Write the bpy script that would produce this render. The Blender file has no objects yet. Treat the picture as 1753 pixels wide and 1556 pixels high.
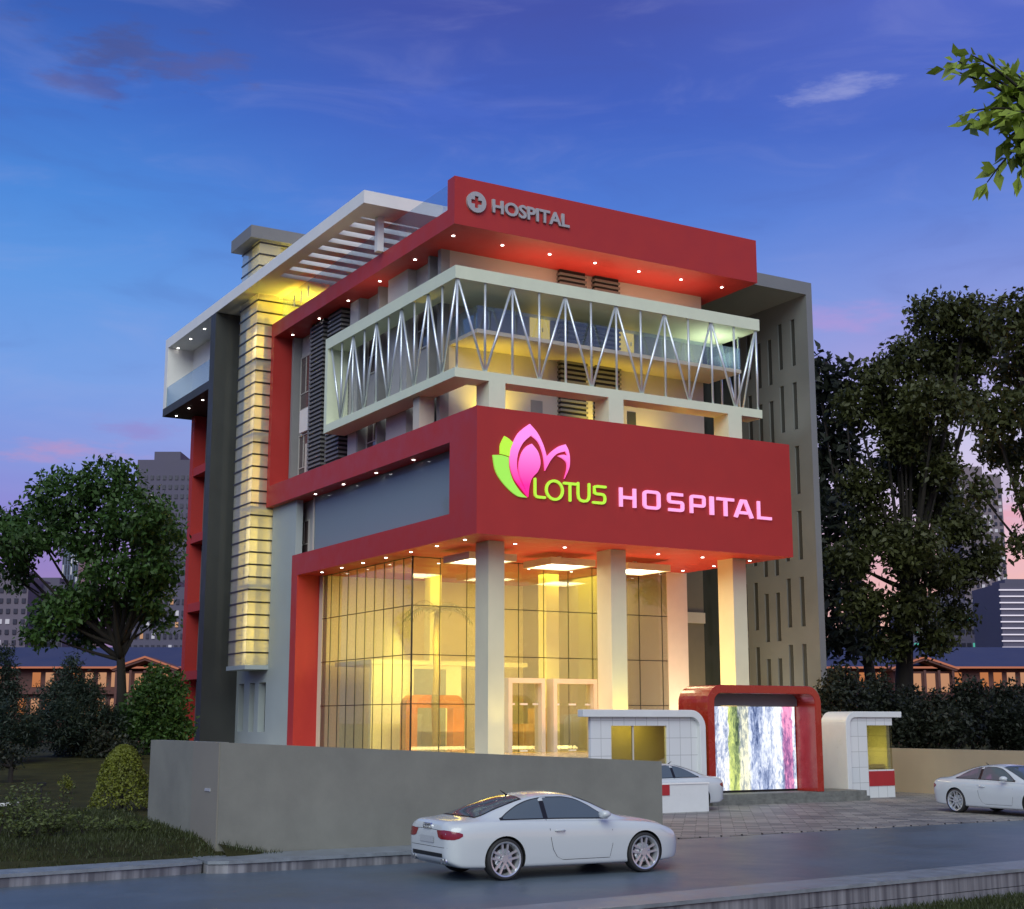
import bpy, bmesh, math, random
import numpy as np
from mathutils import Vector, Matrix
from mathutils.bvhtree import BVHTree
random.seed(7)
rng = np.random.default_rng(7)
S = bpy.context.scene
COL = S.collection
R = math.radians

# ------------------------------------------------------------------ camera
CAM = Vector((-21.90, -39.636, 2.55)); PITCH = 0.185955; YAW = 0.529875; FPX = 2437.75
cd = bpy.data.cameras.new('camera'); co = bpy.data.objects.new('camera', cd); COL.objects.link(co)
co.location = CAM; co.rotation_euler = (math.pi/2 + PITCH, 0, -YAW)
cd.sensor_width = 36; cd.lens = 36*FPX/1753; cd.clip_start = 0.1; cd.clip_end = 6000
S.camera = co
S.view_settings.view_transform = 'Standard'; S.view_settings.look = 'None'
S.view_settings.exposure = .28; S.view_settings.gamma = 1
S.cycles.use_denoising = True
S.cycles.max_bounces = 8; S.cycles.transparent_max_bounces = 24
S.cycles.sample_clamp_indirect = 4
FW = Vector((math.sin(YAW)*math.cos(PITCH), math.cos(YAW)*math.cos(PITCH), math.sin(PITCH)))
RT = Vector((math.cos(YAW), -math.sin(YAW), 0)); UP = RT.cross(FW)
def at(px, py, d):
    'survey point: direction of a photo point, taken at a real distance d'
    return CAM + (FW + RT*((px-876.5)/FPX) - UP*((py-778)/FPX))*d

# ------------------------------------------------------------------ materials
def lin(c):
    return tuple(((x/255)/12.92 if x/255 <= .04045 else ((x/255+.055)/1.055)**2.4) for x in c) + (1,)
MATS = {}
def nodes(name):
    m = bpy.data.materials.new(name); m.use_nodes = True
    nt = m.node_tree; return m, nt, nt.nodes, nt.links
def mat(name, base, rough=.6, metal=0, spec=.5, var=0, vscale=3, bump=0, bscale=40, emit=None, es=0, coat=0, var2=0):
    m, nt, N, L = nodes(name)
    b = N['Principled BSDF']
    b.inputs['Base Color'].default_value = (*base[:3], 1)
    b.inputs['Roughness'].default_value = rough; b.inputs['Metallic'].default_value = metal
    b.inputs['Specular IOR Level'].default_value = spec; b.inputs['Coat Weight'].default_value = coat
    if emit: b.inputs['Emission Color'].default_value = (*emit[:3], 1); b.inputs['Emission Strength'].default_value = es
    if var or bump:
        tc = N.new('ShaderNodeTexCoord')
    if var:
        nz = N.new('ShaderNodeTexNoise'); nz.inputs['Scale'].default_value = vscale; nz.inputs['Detail'].default_value = 6
        nz.inputs['Roughness'].default_value = .65
        L.new(tc.outputs['Object'], nz.inputs['Vector'])
        mr = N.new('ShaderNodeMapRange'); mr.inputs[1].default_value = .3; mr.inputs[2].default_value = .7
        mr.inputs[3].default_value = 1-var; mr.inputs[4].default_value = 1+var
        L.new(nz.outputs['Fac'], mr.inputs[0])
        hs = N.new('ShaderNodeHueSaturation'); hs.inputs['Color'].default_value = (*base[:3], 1)
        L.new(mr.outputs[0], hs.inputs['Value']); L.new(hs.outputs[0], b.inputs['Base Color'])
        r2 = N.new('ShaderNodeMapRange'); r2.inputs[1].default_value = .3; r2.inputs[2].default_value = .7
        r2.inputs[3].default_value = max(.02, rough-.1); r2.inputs[4].default_value = min(1, rough+.1)
        L.new(nz.outputs['Fac'], r2.inputs[0]); L.new(r2.outputs[0], b.inputs['Roughness'])
    if bump:
        n2 = N.new('ShaderNodeTexNoise'); n2.inputs['Scale'].default_value = bscale; n2.inputs['Detail'].default_value = 4
        L.new(tc.outputs['Object'], n2.inputs['Vector'])
        bp = N.new('ShaderNodeBump'); bp.inputs['Strength'].default_value = bump; bp.inputs['Distance'].default_value = .02
        L.new(n2.outputs['Fac'], bp.inputs['Height']); L.new(bp.outputs[0], b.inputs['Normal'])
    MATS[name] = m
    return m
def glass(name, tint, refl=.12, rough=.0, rtint=(1, 1, 1), top=.4, film=0, fcol=(.8, .8, .8)):
    m, nt, N, L = nodes(name)
    N.remove(N['Principled BSDF']); out = N['Material Output']
    t = N.new('ShaderNodeBsdfTransparent'); t.inputs[0].default_value = (*tint, 1)
    g = N.new('ShaderNodeBsdfGlossy'); g.inputs['Roughness'].default_value = rough; g.inputs[0].default_value = (*rtint, 1)
    lw = N.new('ShaderNodeFresnel'); lw.inputs[0].default_value = 1.5
    mr = N.new('ShaderNodeMapRange'); mr.inputs[1].default_value = .04; mr.inputs[2].default_value = 1
    mr.inputs[3].default_value = refl; mr.inputs[4].default_value = top
    L.new(lw.outputs[0], mr.inputs[0])
    mx = N.new('ShaderNodeMixShader'); L.new(mr.outputs[0], mx.inputs[0]); L.new(t.outputs[0], mx.inputs[1]); L.new(g.outputs[0], mx.inputs[2])
    sh = mx.outputs[0]
    if film:
        df = N.new('ShaderNodeBsdfDiffuse'); df.inputs[0].default_value = (*fcol, 1); tl = N.new('ShaderNodeBsdfTranslucent'); tl.inputs[0].default_value = (*fcol, 1)
        m2 = N.new('ShaderNodeMixShader'); m2.inputs[0].default_value = .6; L.new(df.outputs[0], m2.inputs[1]); L.new(tl.outputs[0], m2.inputs[2])
        m3 = N.new('ShaderNodeMixShader'); m3.inputs[0].default_value = film; L.new(sh, m3.inputs[1]); L.new(m2.outputs[0], m3.inputs[2]); sh = m3.outputs[0]
    L.new(sh, out.inputs['Surface']); return m
def emis(name, col, s, sample='NONE'):
    m, nt, N, L = nodes(name)
    N.remove(N['Principled BSDF'])
    e = N.new('ShaderNodeEmission'); e.inputs[0].default_value = (*col[:3], 1); e.inputs[1].default_value = s
    L.new(e.outputs[0], N['Material Output'].inputs['Surface'])
    m.cycles.emission_sampling = sample
    return m

M_red = mat('red_paint', (.43, .032, .027), .5, spec=.4, var=.05, vscale=1.2, bump=.05, bscale=25)
M_red2 = mat('red_stucco', (.40, .026, .022), .7, var=.12, vscale=14, bump=.5, bscale=30)
M_cream = mat('cream_paint', (.70, .75, .57), .5, var=.04, vscale=1.5)
M_white = mat('white_paint', (.80, .79, .77), .5, var=.04, vscale=1.1)
M_wall = mat('pale_grey_wall', (.42, .41, .41), .7, var=.05, vscale=.8, bump=.06)
M_blue_wall = mat('cool_grey_wall', (.37, .42, .43), .65, var=.05, vscale=.6)
M_fin = mat('grey_render_fin', (.24, .24, .245), .7, var=.05)
M_beige = mat('beige_wall', (.55, .50, .43), .65, var=.04)
M_column = mat('column_paint', (.68, .65, .47), .55, var=.04, vscale=1)
M_peach = mat('peach_column_paint', (.74, .66, .56), .55, var=.03)
M_dark = mat('charcoal_render', (.042, .045, .043), .6, var=.1, vscale=1.5, bump=.1)
M_slot = mat('grey_cladding', (.185, .195, .195), .38, spec=.6, var=.08, vscale=.5)
M_brown = mat('brown_render', (.17, .15, .12), .7, var=.08)
M_black = mat('black_metal', (.012, .012, .012), .4)
M_steel = mat('brushed_steel', (.74, .79, .84), .34, metal=.6)
M_louvre = mat('louvre_grey', (.17, .165, .165), .55, var=.05)
M_louvre_dark = mat('louvre_shadow_gap', (.02, .02, .02), .8)
M_frame = mat('window_frame_paint', (.45, .43, .40), .5)
M_pane = mat('dark_window_glass', (.10, .075, .075), .12, spec=.8, var=.3, vscale=.8)
M_floor = mat('lobby_floor', (.60, .50, .36), .18, var=.05)
M_cap = mat('grey_cap', (.20, .20, .20), .6, var=.05)
M_fence = mat('grey_boundary_paint', (.200, .200, .172), .75, var=.13, vscale=.9, bump=.14, bscale=16)
M_tanwall = mat('tan_boundary_paint', (.36, .30, .21), .75, var=.06, vscale=.7, bump=.1)
M_dl = emis('downlight_lamp', (1, .96, .88), 9)
M_box_em = emis('lightbox_diffuser', (1, .93, .72), 5)
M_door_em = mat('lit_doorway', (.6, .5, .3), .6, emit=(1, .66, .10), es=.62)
M_tileline = mat('tile_joint', (.36, .38, .38), .6)
M_kiosk = mat('white_kiosk_paint', (.66, .68, .68), .35, var=.03)
m, nt, N, L = nodes('kiosk_tiles'); M_ktile = m; b = N['Principled BSDF']; b.inputs['Roughness'].default_value = .3
tcx = N.new('ShaderNodeTexCoord'); sx_ = N.new('ShaderNodeSeparateXYZ'); L.new(tcx.outputs['Object'], sx_.inputs[0]); cx_ = N.new('ShaderNodeCombineXYZ'); L.new(sx_.outputs[0], cx_.inputs[0]); L.new(sx_.outputs[2], cx_.inputs[1])
bk = N.new('ShaderNodeTexBrick'); bk.offset = 0; bk.inputs['Scale'].default_value = 1; bk.inputs['Brick Width'].default_value = .42; bk.inputs['Row Height'].default_value = .52; bk.inputs['Mortar Size'].default_value = .008
bk.inputs['Color1'].default_value = (.66, .68, .68, 1); bk.inputs['Color2'].default_value = (.62, .65, .66, 1); bk.inputs['Mortar'].default_value = (.34, .36, .36, 1); L.new(cx_.outputs[0], bk.inputs['Vector']); L.new(bk.outputs['Color'], b.inputs['Base Color'])
M_kredp = mat('red_kiosk_panel', (.38, .022, .025), .5, var=.08)
M_gate_red = mat('red_gate_gloss', (.33, .020, .010), .25, var=.04, coat=.4)
M_stone = mat('grey_stone', (.15, .155, .14), .6, var=.35, vscale=5, bump=.3)
M_glass = glass('clear_glass', (.93, .94, .92), .05)
M_glass_lobby = glass('lobby_glass', (.92, .93, .90), .07, top=.22, film=.15, fcol=(.62, .64, .54))  # cream film paints a pale reflection haze over the lobby glass
M_glass_blue = glass('blue_reflect_film_glass', (.80, .87, .92), .10, rtint=(.8, .9, 1), top=.14, film=.62, fcol=(.55, .64, .69))  # tinted glass; its blue film paints in the sky reflection
M_glass_rail = glass('railing_glass', (.84, .90, .94), .06, rtint=(.8, .9, 1), top=.20, film=.12, fcol=(.48, .60, .72))
M_kglass = glass('kiosk_glass', (.80, .78, .62), .08)
M_tower_glass = glass('tower_glass', (.95, .95, .92), .05, top=.16, film=.30, fcol=(.86, .84, .74))

# ------------------------------------------------------------------ object helpers
ORG = {}
def thing(name, label, cat, loc=(0, 0, 0), group=None, kind=None, rz=0):
    o = bpy.data.objects.new(name, None); COL.objects.link(o); o.empty_display_size = .2
    o.location = loc; o.rotation_euler = (0, 0, rz); tag(o, label, cat, group, kind); ORG[o] = Vector(loc)
    return o
def tag(o, label=None, cat=None, group=None, kind=None):
    if label: o['label'] = label
    if cat: o['category'] = cat
    if group: o['group'] = group
    if kind: o['kind'] = kind
    return o
def link_mesh(name, me, m, parent=None, smooth=False, org=None):
    o = bpy.data.objects.new(name, me); COL.objects.link(o)
    if m is not None and len(me.materials) == 0:
        for k in (m if isinstance(m, (list, tuple)) else [m]): me.materials.append(k)
    if smooth: me.polygons.foreach_set('use_smooth', [True]*len(me.polygons))
    if parent is not None:
        o.parent = parent; ORG[o] = ORG[parent]
    else: ORG[o] = Vector((0, 0, 0))
    return o
def dup(root, loc=None, rz=None, parent=None):
    c = root.copy(); COL.objects.link(c)
    if parent is not None: c.parent = parent
    if loc is not None: c.location = loc
    if rz is not None: c.rotation_euler = (0, 0, rz)
    for ch in list(root.children): dup(ch, parent=c)
    return c

class MB:
    def __init__(s): s.v = []; s.f = []
    def box(s, x0, x1, y0, y1, z0, z1):
        n = len(s.v)
        s.v += [(x0, y0, z0), (x1, y0, z0), (x1, y1, z0), (x0, y1, z0), (x0, y0, z1), (x1, y0, z1), (x1, y1, z1), (x0, y1, z1)]
        s.f += [tuple(n+i for i in q) for q in ((3, 2, 1, 0), (4, 5, 6, 7), (0, 1, 5, 4), (1, 2, 6, 5), (2, 3, 7, 6), (3, 0, 4, 7))]
        return s
    def quad(s, *p):
        n = len(s.v); s.v += [tuple(q) for q in p]; s.f.append(tuple(range(n, n+len(p)))); return s
    def prism(s, pts, vec):
        n = len(s.v); k = len(pts); vec = Vector(vec)
        s.v += [tuple(p) for p in pts] + [tuple(Vector(p)+vec) for p in pts]
        s.f.append(tuple(range(n+k-1, n-1, -1))); s.f.append(tuple(range(n+k, n+2*k)))
        for i in range(k):
            j = (i+1) % k; s.f.append((n+i, n+j, n+k+j, n+k+i))
        return s
    def ring(s, outer, inner, vec):
        'two outlines with the same number of points, extruded'
        n = len(s.v); k = len(outer); vec = Vector(vec)
        s.v += [tuple(p) for p in outer] + [tuple(p) for p in inner] + [tuple(Vector(p)+vec) for p in outer] + [tuple(Vector(p)+vec) for p in inner]
        for i in range(k):
            j = (i+1) % k
            s.f += [(n+i, n+k+i, n+k+j, n+j), (n+2*k+i, n+2*k+j, n+3*k+j, n+3*k+i), (n+i, n+j, n+2*k+j, n+2*k+i), (n+k+i, n+3*k+i, n+3*k+j, n+k+j)]
        return s
    def tube(s, pts, rad, n=8, cap=True):
        pts = [Vector(p) for p in pts]; base = len(s.v); k = len(pts)
        if not isinstance(rad, (list, tuple)): rad = [rad]*k
        ref = None
        for i, p in enumerate(pts):
            t = (pts[min(i+1, k-1)]-pts[max(i-1, 0)]).normalized()
            a = Vector((0, 0, 1)) if abs(t.z) < .9 else Vector((1, 0, 0))
            if ref is None: ref = t.cross(a).normalized()
            u = (ref - t*ref.dot(t)).normalized(); ref = u; w = t.cross(u)
            for q in range(n):
                an = 2*math.pi*q/n; s.v.append(tuple(p+(u*math.cos(an)+w*math.sin(an))*rad[i]))
        for i in range(k-1):
            for q in range(n):
                r = (q+1) % n
                s.f.append((base+i*n+q, base+i*n+r, base+(i+1)*n+r, base+(i+1)*n+q))
        if cap:
            s.f.append(tuple(base+q for q in range(n-1, -1, -1))); s.f.append(tuple(base+(k-1)*n+q for q in range(n)))
        return s
    def disc(s, c, r, nrm=(0, 0, -1), n=14, h=.01):
        c = Vector(c); z = Vector(nrm).normalized(); a = Vector((1, 0, 0)) if abs(z.x) < .9 else Vector((0, 1, 0))
        u = z.cross(a).normalized(); w = z.cross(u)
        return s.prism([c+(u*math.cos(2*math.pi*i/n)+w*math.sin(2*math.pi*i/n))*r for i in range(n)], z*h)
    def build(s, name, m, parent=None, smooth=False, bevel=0, world=True):
        org = ORG[parent] if (parent is not None and world) else Vector((0, 0, 0))
        me = bpy.data.meshes.new(name)
        me.from_pydata([(x-org.x, y-org.y, z-org.z) for x, y, z in s.v], [], s.f)
        bm = bmesh.new(); bm.from_mesh(me); bmesh.ops.recalc_face_normals(bm, faces=bm.faces); bm.to_mesh(me); bm.free()
        o = link_mesh(name, me, m, parent, smooth)
        if bevel:
            b = o.modifiers.new('edge', 'BEVEL'); b.width = bevel; b.segments = 2; b.limit_method = 'ANGLE'
        return o
def B(name, m, parent, *boxes, bevel=0):
    mb = MB()
    for b in boxes: mb.box(*b)
    return mb.build(name, m, parent, bevel=bevel)
def light(kind, name, loc, power, col, size=.3, target=None, spot=None, blend=.6, sx=None, sy=None):
    d = bpy.data.lights.new(name, kind); o = bpy.data.objects.new(name, d); COL.objects.link(o)
    o.location = loc; d.energy = power; d.color = col
    if kind in ('POINT', 'SPOT'): d.shadow_soft_size = size
    if kind == 'AREA': d.shape = 'RECTANGLE'; d.size = sx; d.size_y = sy
    if spot: d.spot_size = R(spot); d.spot_blend = blend
    if target is not None: o.rotation_euler = (Vector(target)-Vector(loc)).to_track_quat('-Z', 'Y').to_euler()
    return o

# ------------------------------------------------------------------ world (dusk sky)
W = bpy.data.worlds.new('World'); S.world = W; W.use_nodes = True
nt = W.node_tree; N = nt.nodes; L = nt.links
bg = N['Background']
def node(t, **k):
    n = N.new(t)
    for a, b in k.items(): setattr(n, a, b)
    return n
def math_(op, a, b=None, c=None):
    n = node('ShaderNodeMath', operation=op)
    for i, x in enumerate((a, b, c)):
        if x is None: continue
        if isinstance(x, (int, float)): n.inputs[i].default_value = x
        else: L.new(x, n.inputs[i])
    return n.outputs[0]
tc = node('ShaderNodeTexCoord'); sep = node('ShaderNodeSeparateXYZ'); L.new(tc.outputs['Generated'], sep.inputs[0])
az = math_('ARCTAN2', sep.outputs[0], sep.outputs[1]); el = math_('ARCSINE', sep.outputs[2])
def ramp(fac, stops):
    r = node('ShaderNodeValToRGB'); r.color_ramp.interpolation = 'EASE' if False else 'LINEAR'
    e = r.color_ramp.elements
    while len(e) > 1: e.remove(e[-1])
    e[0].position = stops[0][0]; e[0].color = lin(stops[0][1])
    for p, c in stops[1:]:
        k = e.new(p); k.color = lin(c)
    L.new(fac, r.inputs[0]); return r.outputs[0]
fac = math_('MULTIPLY', el, 1/(math.pi/2))     # 0 horizon .. 1 zenith
q = 1/90
left = ramp(fac, [(0, (120, 95, 130)), (3*q, (150, 120, 170)), (6*q, (150, 128, 196)), (8*q, (142, 136, 212)), (10*q, (132, 150, 222)), (13*q, (118, 160, 230)), (17*q, (92, 152, 228)), (20*q, (70, 136, 220)), (24*q, (50, 106, 200)), (28*q, (36, 80, 172)), (40*q, (60, 88, 170)), (1, (140, 144, 158))])
right = ramp(fac, [(0, (255, 190, 160)), (4*q, (255, 196, 172)), (6*q, (244, 186, 188)), (8*q, (225, 205, 232)), (11*q, (205, 200, 236)), (14*q, (166, 158, 220)), (16.5*q, (132, 150, 222)), (19.5*q, (96, 130, 216)), (23*q, (66, 100, 198)), (28*q, (78, 98, 196)), (40*q, (70, 92, 175)), (1, (140, 144, 158))])
mid = ramp(fac, [(0, (200, 140, 150)), (6*q, (200, 160, 190)), (11*q, (160, 165, 225)), (16*q, (110, 150, 226)), (20*q, (72, 122, 214)), (24*q, (54, 92, 192)), (28*q, (56, 74, 168)), (40*q, (66, 90, 172)), (1, (140, 144, 158))])
A0 = YAW - math.atan(876/FPX); A2 = YAW + math.atan(876/FPX); A1 = YAW
def mixc(f, a, b, blend='MIX'):
    n = node('ShaderNodeMix', data_type='RGBA', blend_type=blend)
    if isinstance(f, (int, float)): n.inputs[0].default_value = f
    else: L.new(f, n.inputs[0])
    for s_, x in ((6, a), (7, b)):
        if isinstance(x, tuple): n.inputs[s_].default_value = x
        else: L.new(x, n.inputs[s_])
    return n.outputs[2]
def step(v, a, b):
    n = node('ShaderNodeMapRange', interpolation_type='SMOOTHSTEP'); L.new(v, n.inputs[0])
    n.inputs[1].default_value = a; n.inputs[2].default_value = b; return n.outputs[0]
sky = mixc(step(az, A0, A1-.02), left, mid)
sky = mixc(step(az, A1+.04, A2), sky, right)
# clouds: soft ellipses in azimuth / elevation torn by noise
mp = node('ShaderNodeMapping'); mp.inputs['Scale'].default_value = (16, 16, 62); L.new(tc.outputs['Generated'], mp.inputs[0])
nz = node('ShaderNodeTexNoise'); nz.inputs['Scale'].default_value = 1.6; nz.inputs['Detail'].default_value = 7; nz.inputs['Roughness'].default_value = .6
L.new(mp.outputs[0], nz.inputs['Vector'])
def cloud(base, a0, e0, wa, we, colr, amt, soft=.5):
    u = math_('DIVIDE', math_('SUBTRACT', az, a0), wa); v = math_('DIVIDE', math_('SUBTRACT', el, e0), we)
    rr = math_('SQRT', math_('ADD', math_('MULTIPLY', u, u), math_('MULTIPLY', v, v)))
    d = math_('ADD', rr, math_('MULTIPLY', math_('SUBTRACT', nz.outputs[0], .5), 3.4))
    n = node('ShaderNodeMapRange', interpolation_type='SMOOTHSTEP'); L.new(d, n.inputs[0])
    n.inputs[1].default_value = 1.15; n.inputs[2].default_value = 1.0-soft*1.3; n.inputs[3].default_value = 0; n.inputs[4].default_value = amt
    return mixc(n.outputs[0], base, lin(colr))
def ae(px, py):
    v = (at(px, py, 1)-CAM).normalized(); return math.atan2(v.x, v.y), math.asin(v.z)
def cl(base, px, py, wpx, hpx, colr, amt, soft=.5):
    a, e = ae(px, py); return cloud(base, a, e, wpx/FPX, hpx/FPX, colr, amt, soft)
sky = cl(sky, 230, 88, 190, 44, (62, 80, 150), .95, .8)
sky = cl(sky, 340, 108, 130, 34, (76, 90, 164), .8, .8)
sky = cl(sky, 175, 142, 115, 28, (70, 86, 160), .85, .8)
n2 = node('ShaderNodeTexNoise'); n2.inputs['Scale'].default_value = .55; n2.inputs['Detail'].default_value = 5; n2.inputs['Roughness'].default_value = .55; n2.inputs['Distortion'].default_value = .6; L.new(mp.outputs[0], n2.inputs['Vector'])
sky = mixc(math_('MULTIPLY', step(n2.outputs[0], .48, .78), .13), sky, lin((176, 176, 222)))
sky = mixc(math_('MULTIPLY', step(n2.outputs[0], .50, .25), .16), sky, lin((58, 70, 150)))
sky = cl(sky, 1435, 152, 105, 22, (150, 158, 216), .7, .9)
sky = cl(sky, 760, 190, 190, 60, (70, 104, 204), .45, 1.)
sky = cl(sky, 110, 772, 130, 24, (196, 146, 190), .6, .9)
sky = cl(sky, 250, 735, 120, 18, (150, 128, 196), .5, .9)
sky = cl(sky, 1730, 880, 120, 26, (238, 150, 160), .6, .8)
sky = cl(sky, 1440, 545, 120, 34, (186, 150, 214), .5, 1.)
sky = mixc(.10, sky, lin((128, 140, 168)))
L.new(sky, bg.inputs[0]); bg.inputs[1].default_value = .86

sd = bpy.data.lights.new('sun', 'SUN'); so = bpy.data.objects.new('sun', sd); COL.objects.link(so)
sd.energy = 2.0; sd.angle = R(50); sd.color = (.96, 1, .88)
so.rotation_euler = (-Vector((-.50, -.62, .60))).to_track_quat('-Z', 'Y').to_euler()

# ------------------------------------------------------------------ ground, road, plaza
def structure(o): o['kind'] = 'structure'; return o
M_asphalt = mat('asphalt', (.088, .118, .150), .40, spec=.6, var=.16, vscale=.55, bump=.12, bscale=90)
M_lawn = mat('lawn', (.034, .034, .013), .95, spec=.1, var=.45, vscale=1.3, bump=.8, bscale=30)
M_far = mat('far_ground', (.025, .028, .018), .95, spec=.1, var=.3, vscale=.02)
structure(MB().quad((-3000, -3000, -.62), (3000, -3000, -.62), (3000, 3000, -.62), (-3000, 3000, -.62)).build('ground', M_far))
# road slab between the two kerbs
def kl(x): return -15.10 - .13*max(0, -13.7-x)          # left kerb face line
mb = MB()
mb.prism([(-90, kl(-90)-.02, -.6), (-90, -28.4, -.6), (60, -16.2, -.6), (60, -9.6, -.6), (14, -12.7, -.6), (-2.6, -13.35, -.6), (-4.2, -13.42, -.6), (-5.0, -14.6, -.6), (-13.7, -15.02, -.6)], (0, 0, .6))
structure(mb.build('road', M_asphalt))
# paving
m, nt_, NN, LL = nodes('block_paving'); M_pave = m
b = NN['Principled BSDF']; tcn = NN.new('ShaderNodeTexCoord')
mpn = NN.new('ShaderNodeMapping'); mpn.inputs['Rotation'].default_value = (0, 0, R(38)); LL.new(tcn.outputs['Object'], mpn.inputs[0])
br = NN.new('ShaderNodeTexBrick'); br.inputs['Scale'].default_value = 1.0; br.inputs['Brick Width'].default_value = .62; br.inputs['Row Height'].default_value = .31
br.inputs['Mortar Size'].default_value = .012; br.inputs['Color1'].default_value = (.32, .30, .27, 1); br.inputs['Color2'].default_value = (.125, .125, .125, 1); br.inputs['Mortar'].default_value = (.05, .05, .05, 1)
LL.new(mpn.outputs[0], br.inputs['Vector'])
nzn = NN.new('ShaderNodeTexNoise'); nzn.inputs['Scale'].default_value = 1.1; nzn.inputs['Detail'].default_value = 6; LL.new(tcn.outputs['Object'], nzn.inputs['Vector'])
hsn = NN.new('ShaderNodeHueSaturation'); LL.new(br.outputs['Color'], hsn.inputs['Color'])
mrn = NN.new('ShaderNodeMapRange'); mrn.inputs[3].default_value = .6; mrn.inputs[4].default_value = 1.4; LL.new(nzn.outputs['Fac'], mrn.inputs[0]); LL.new(mrn.outputs[0], hsn.inputs['Value'])
LL.new(hsn.outputs[0], b.inputs['Base Color']); b.inputs['Roughness'].default_value = .55
bpn = NN.new('ShaderNodeBump'); bpn.inputs['Strength'].default_value = .4; bpn.inputs['Distance'].default_value = .01; LL.new(br.outputs['Fac'], bpn.inputs['Height']); bpn.invert = True; LL.new(bpn.outputs[0], b.inputs['Normal'])
mb = MB(); mb.prism([(-12.8, -13.75, -.5), (-4.2, -13.40, -.5), (-2.6, -13.32, -.5), (14, -12.67, -.5), (60, -9.57, -.5), (60, 14, -.5), (-1.4, 14, -.5), (-1.4, -9, -.5), (-12.8, -9, -.5)], (0, 0, .512))
structure(mb.build('paved_forecourt', M_pave))
# small drain studs along the paving edge
mb = MB()
for i in range(26):
    x = -2.2 + i*.62; y = -13.28 + (x+2.6)*.0392
    mb.box(x, x+.035, y-.05, y-.02, 0, .03)
structure(mb.build('paving_edge', M_black))
# kerbs
m, nt_, NN, LL = nodes('ribbed_kerb_stone'); M_kerbface = m
b = NN['Principled BSDF']; tcn = NN.new('ShaderNodeTexCoord'); mpn = NN.new('ShaderNodeMapping'); mpn.inputs['Scale'].default_value = (7, .5, .25); LL.new(tcn.outputs['Object'], mpn.inputs[0])
nzn = NN.new('ShaderNodeTexNoise'); nzn.inputs['Scale'].default_value = 1; nzn.inputs['Detail'].default_value = 5; LL.new(mpn.outputs[0], nzn.inputs['Vector'])
rpn = NN.new('ShaderNodeValToRGB'); rpn.color_ramp.elements[0].position = .38; rpn.color_ramp.elements[0].color = (.10, .10, .115, 1); rpn.color_ramp.elements[1].position = .66; rpn.color_ramp.elements[1].color = (.27, .27, .29, 1)
LL.new(nzn.outputs['Fac'], rpn.inputs[0]); LL.new(rpn.outputs[0], b.inputs['Base Color']); b.inputs['Roughness'].default_value = .6
bpn = NN.new('ShaderNodeBump'); bpn.inputs['Strength'].default_value = .5; bpn.inputs['Distance'].default_value = .02; LL.new(nzn.outputs['Fac'], bpn.inputs['Height']); LL.new(bpn.outputs[0], b.inputs['Normal'])
M_kerbtop = mat('kerb_coping', (.20, .225, .25), .4, var=.25, vscale=3, bump=.15)
def kerb(name, line, width, z0, z1, courses=1):
    'line: front top edge left to right; the face looks to -y'
    mb = MB(); tp = MB(); j = MB()
    for (xa, ya), (xb, yb) in zip(line[:-1], line[1:]):
        h = (z1-.05-z0)/courses
        for c in range(courses):
            off = .004*c
            mb.prism([(xa, ya+off, z0+c*h), (xb, yb+off, z0+c*h), (xb, yb+width-.03, z0+c*h), (xa, ya+width-.03, z0+c*h)], (0, 0, h-.012))
        tp.prism([(xa, ya-.03, z1-.055), (xb, yb-.03, z1-.055), (xb, yb+width, z1-.055), (xa, ya+width, z1-.055)], (0, 0, .055))
    o = thing(name, None, None); structure(o)
    structure(mb.build(name+'_face', M_kerbface, o)); structure(tp.build(name+'_top', M_kerbtop, o))
    return o
def dense(pts, st=2.0):
    out = []
    for (xa, ya), (xb, yb) in zip(pts[:-1], pts[1:]):
        n = max(1, int(abs(xb-xa)/st))
        out += [(xa+(xb-xa)*i/n, ya+(yb-ya)*i/n) for i in range(n)]
    return out + [pts[-1]]
kerb('kerb', [(-80, kl(-80)), (-14.6, kl(-14.6)), (-14.0, -15.08), (-13.66, -14.98)], .75, -.2, .205)
kerb('kerb', [(-13.62, -15.14), (-13.3, -15.30), (-12.5, -15.30), (-5.6, -15.10), (-5.0, -14.9)], 1.25, -.2, .21)
kerb('kerb', [(-60, -27.0), (-8.64, -22.43), (-2.0, -21.86), (60, -16.5)], .90, -.5, .03, courses=2)
# verge in front of the near kerb
def sheet(name, x0, x1, nx, y0, y1, ny, hf, m):
    v = [(x0+(x1-x0)*i/nx, y0+(y1-y0)*j/ny) for j in range(ny+1) for i in range(nx+1)]
    f = [(j*(nx+1)+i, j*(nx+1)+i+1, (j+1)*(nx+1)+i+1, (j+1)*(nx+1)+i) for j in range(ny) for i in range(nx)]
    me = bpy.data.meshes.new(name); me.from_pydata([(x, y, hf(x, y)) for x, y in v], [], f)
    return structure(link_mesh(name, me, m, None, True))
def sst(a, b, x):
    t = min(1, max(0, (x-a)/(b-a))); return t*t*(3-2*t)
sheet('verge', -60, 60, 60, -60, -16.4, 30, lambda x, y: -.40 if y < -21.94+.085*(x+2)-.02 else -.55, M_lawn)
def lawn_h(x, y):
    h = .15 + .29*sst(-14.6, -13.2, y) + .03*max(0, y+13.5) + .05*math.sin(x*.7+y*.3)*math.sin(y*.45)
    h = min(h, 1.3)
    return h
def lawn_front(x, y):
    # bank spilling round the corner of the boundary wall
    return .14 + .30*(1-sst(-13.5, -11.6, x))*sst(-14.75, -14.05, y)
sheet('lawn', -90, -12.95, 80, -14.35, 90, 90, lambda x, y: lawn_h(x, y) if y > kl(x)+.5 else .1, M_lawn)
sheet('lawn', -13.05, -11.2, 10, -14.9, -13.95, 8, lambda x, y: lawn_front(x, y), M_lawn)
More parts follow.
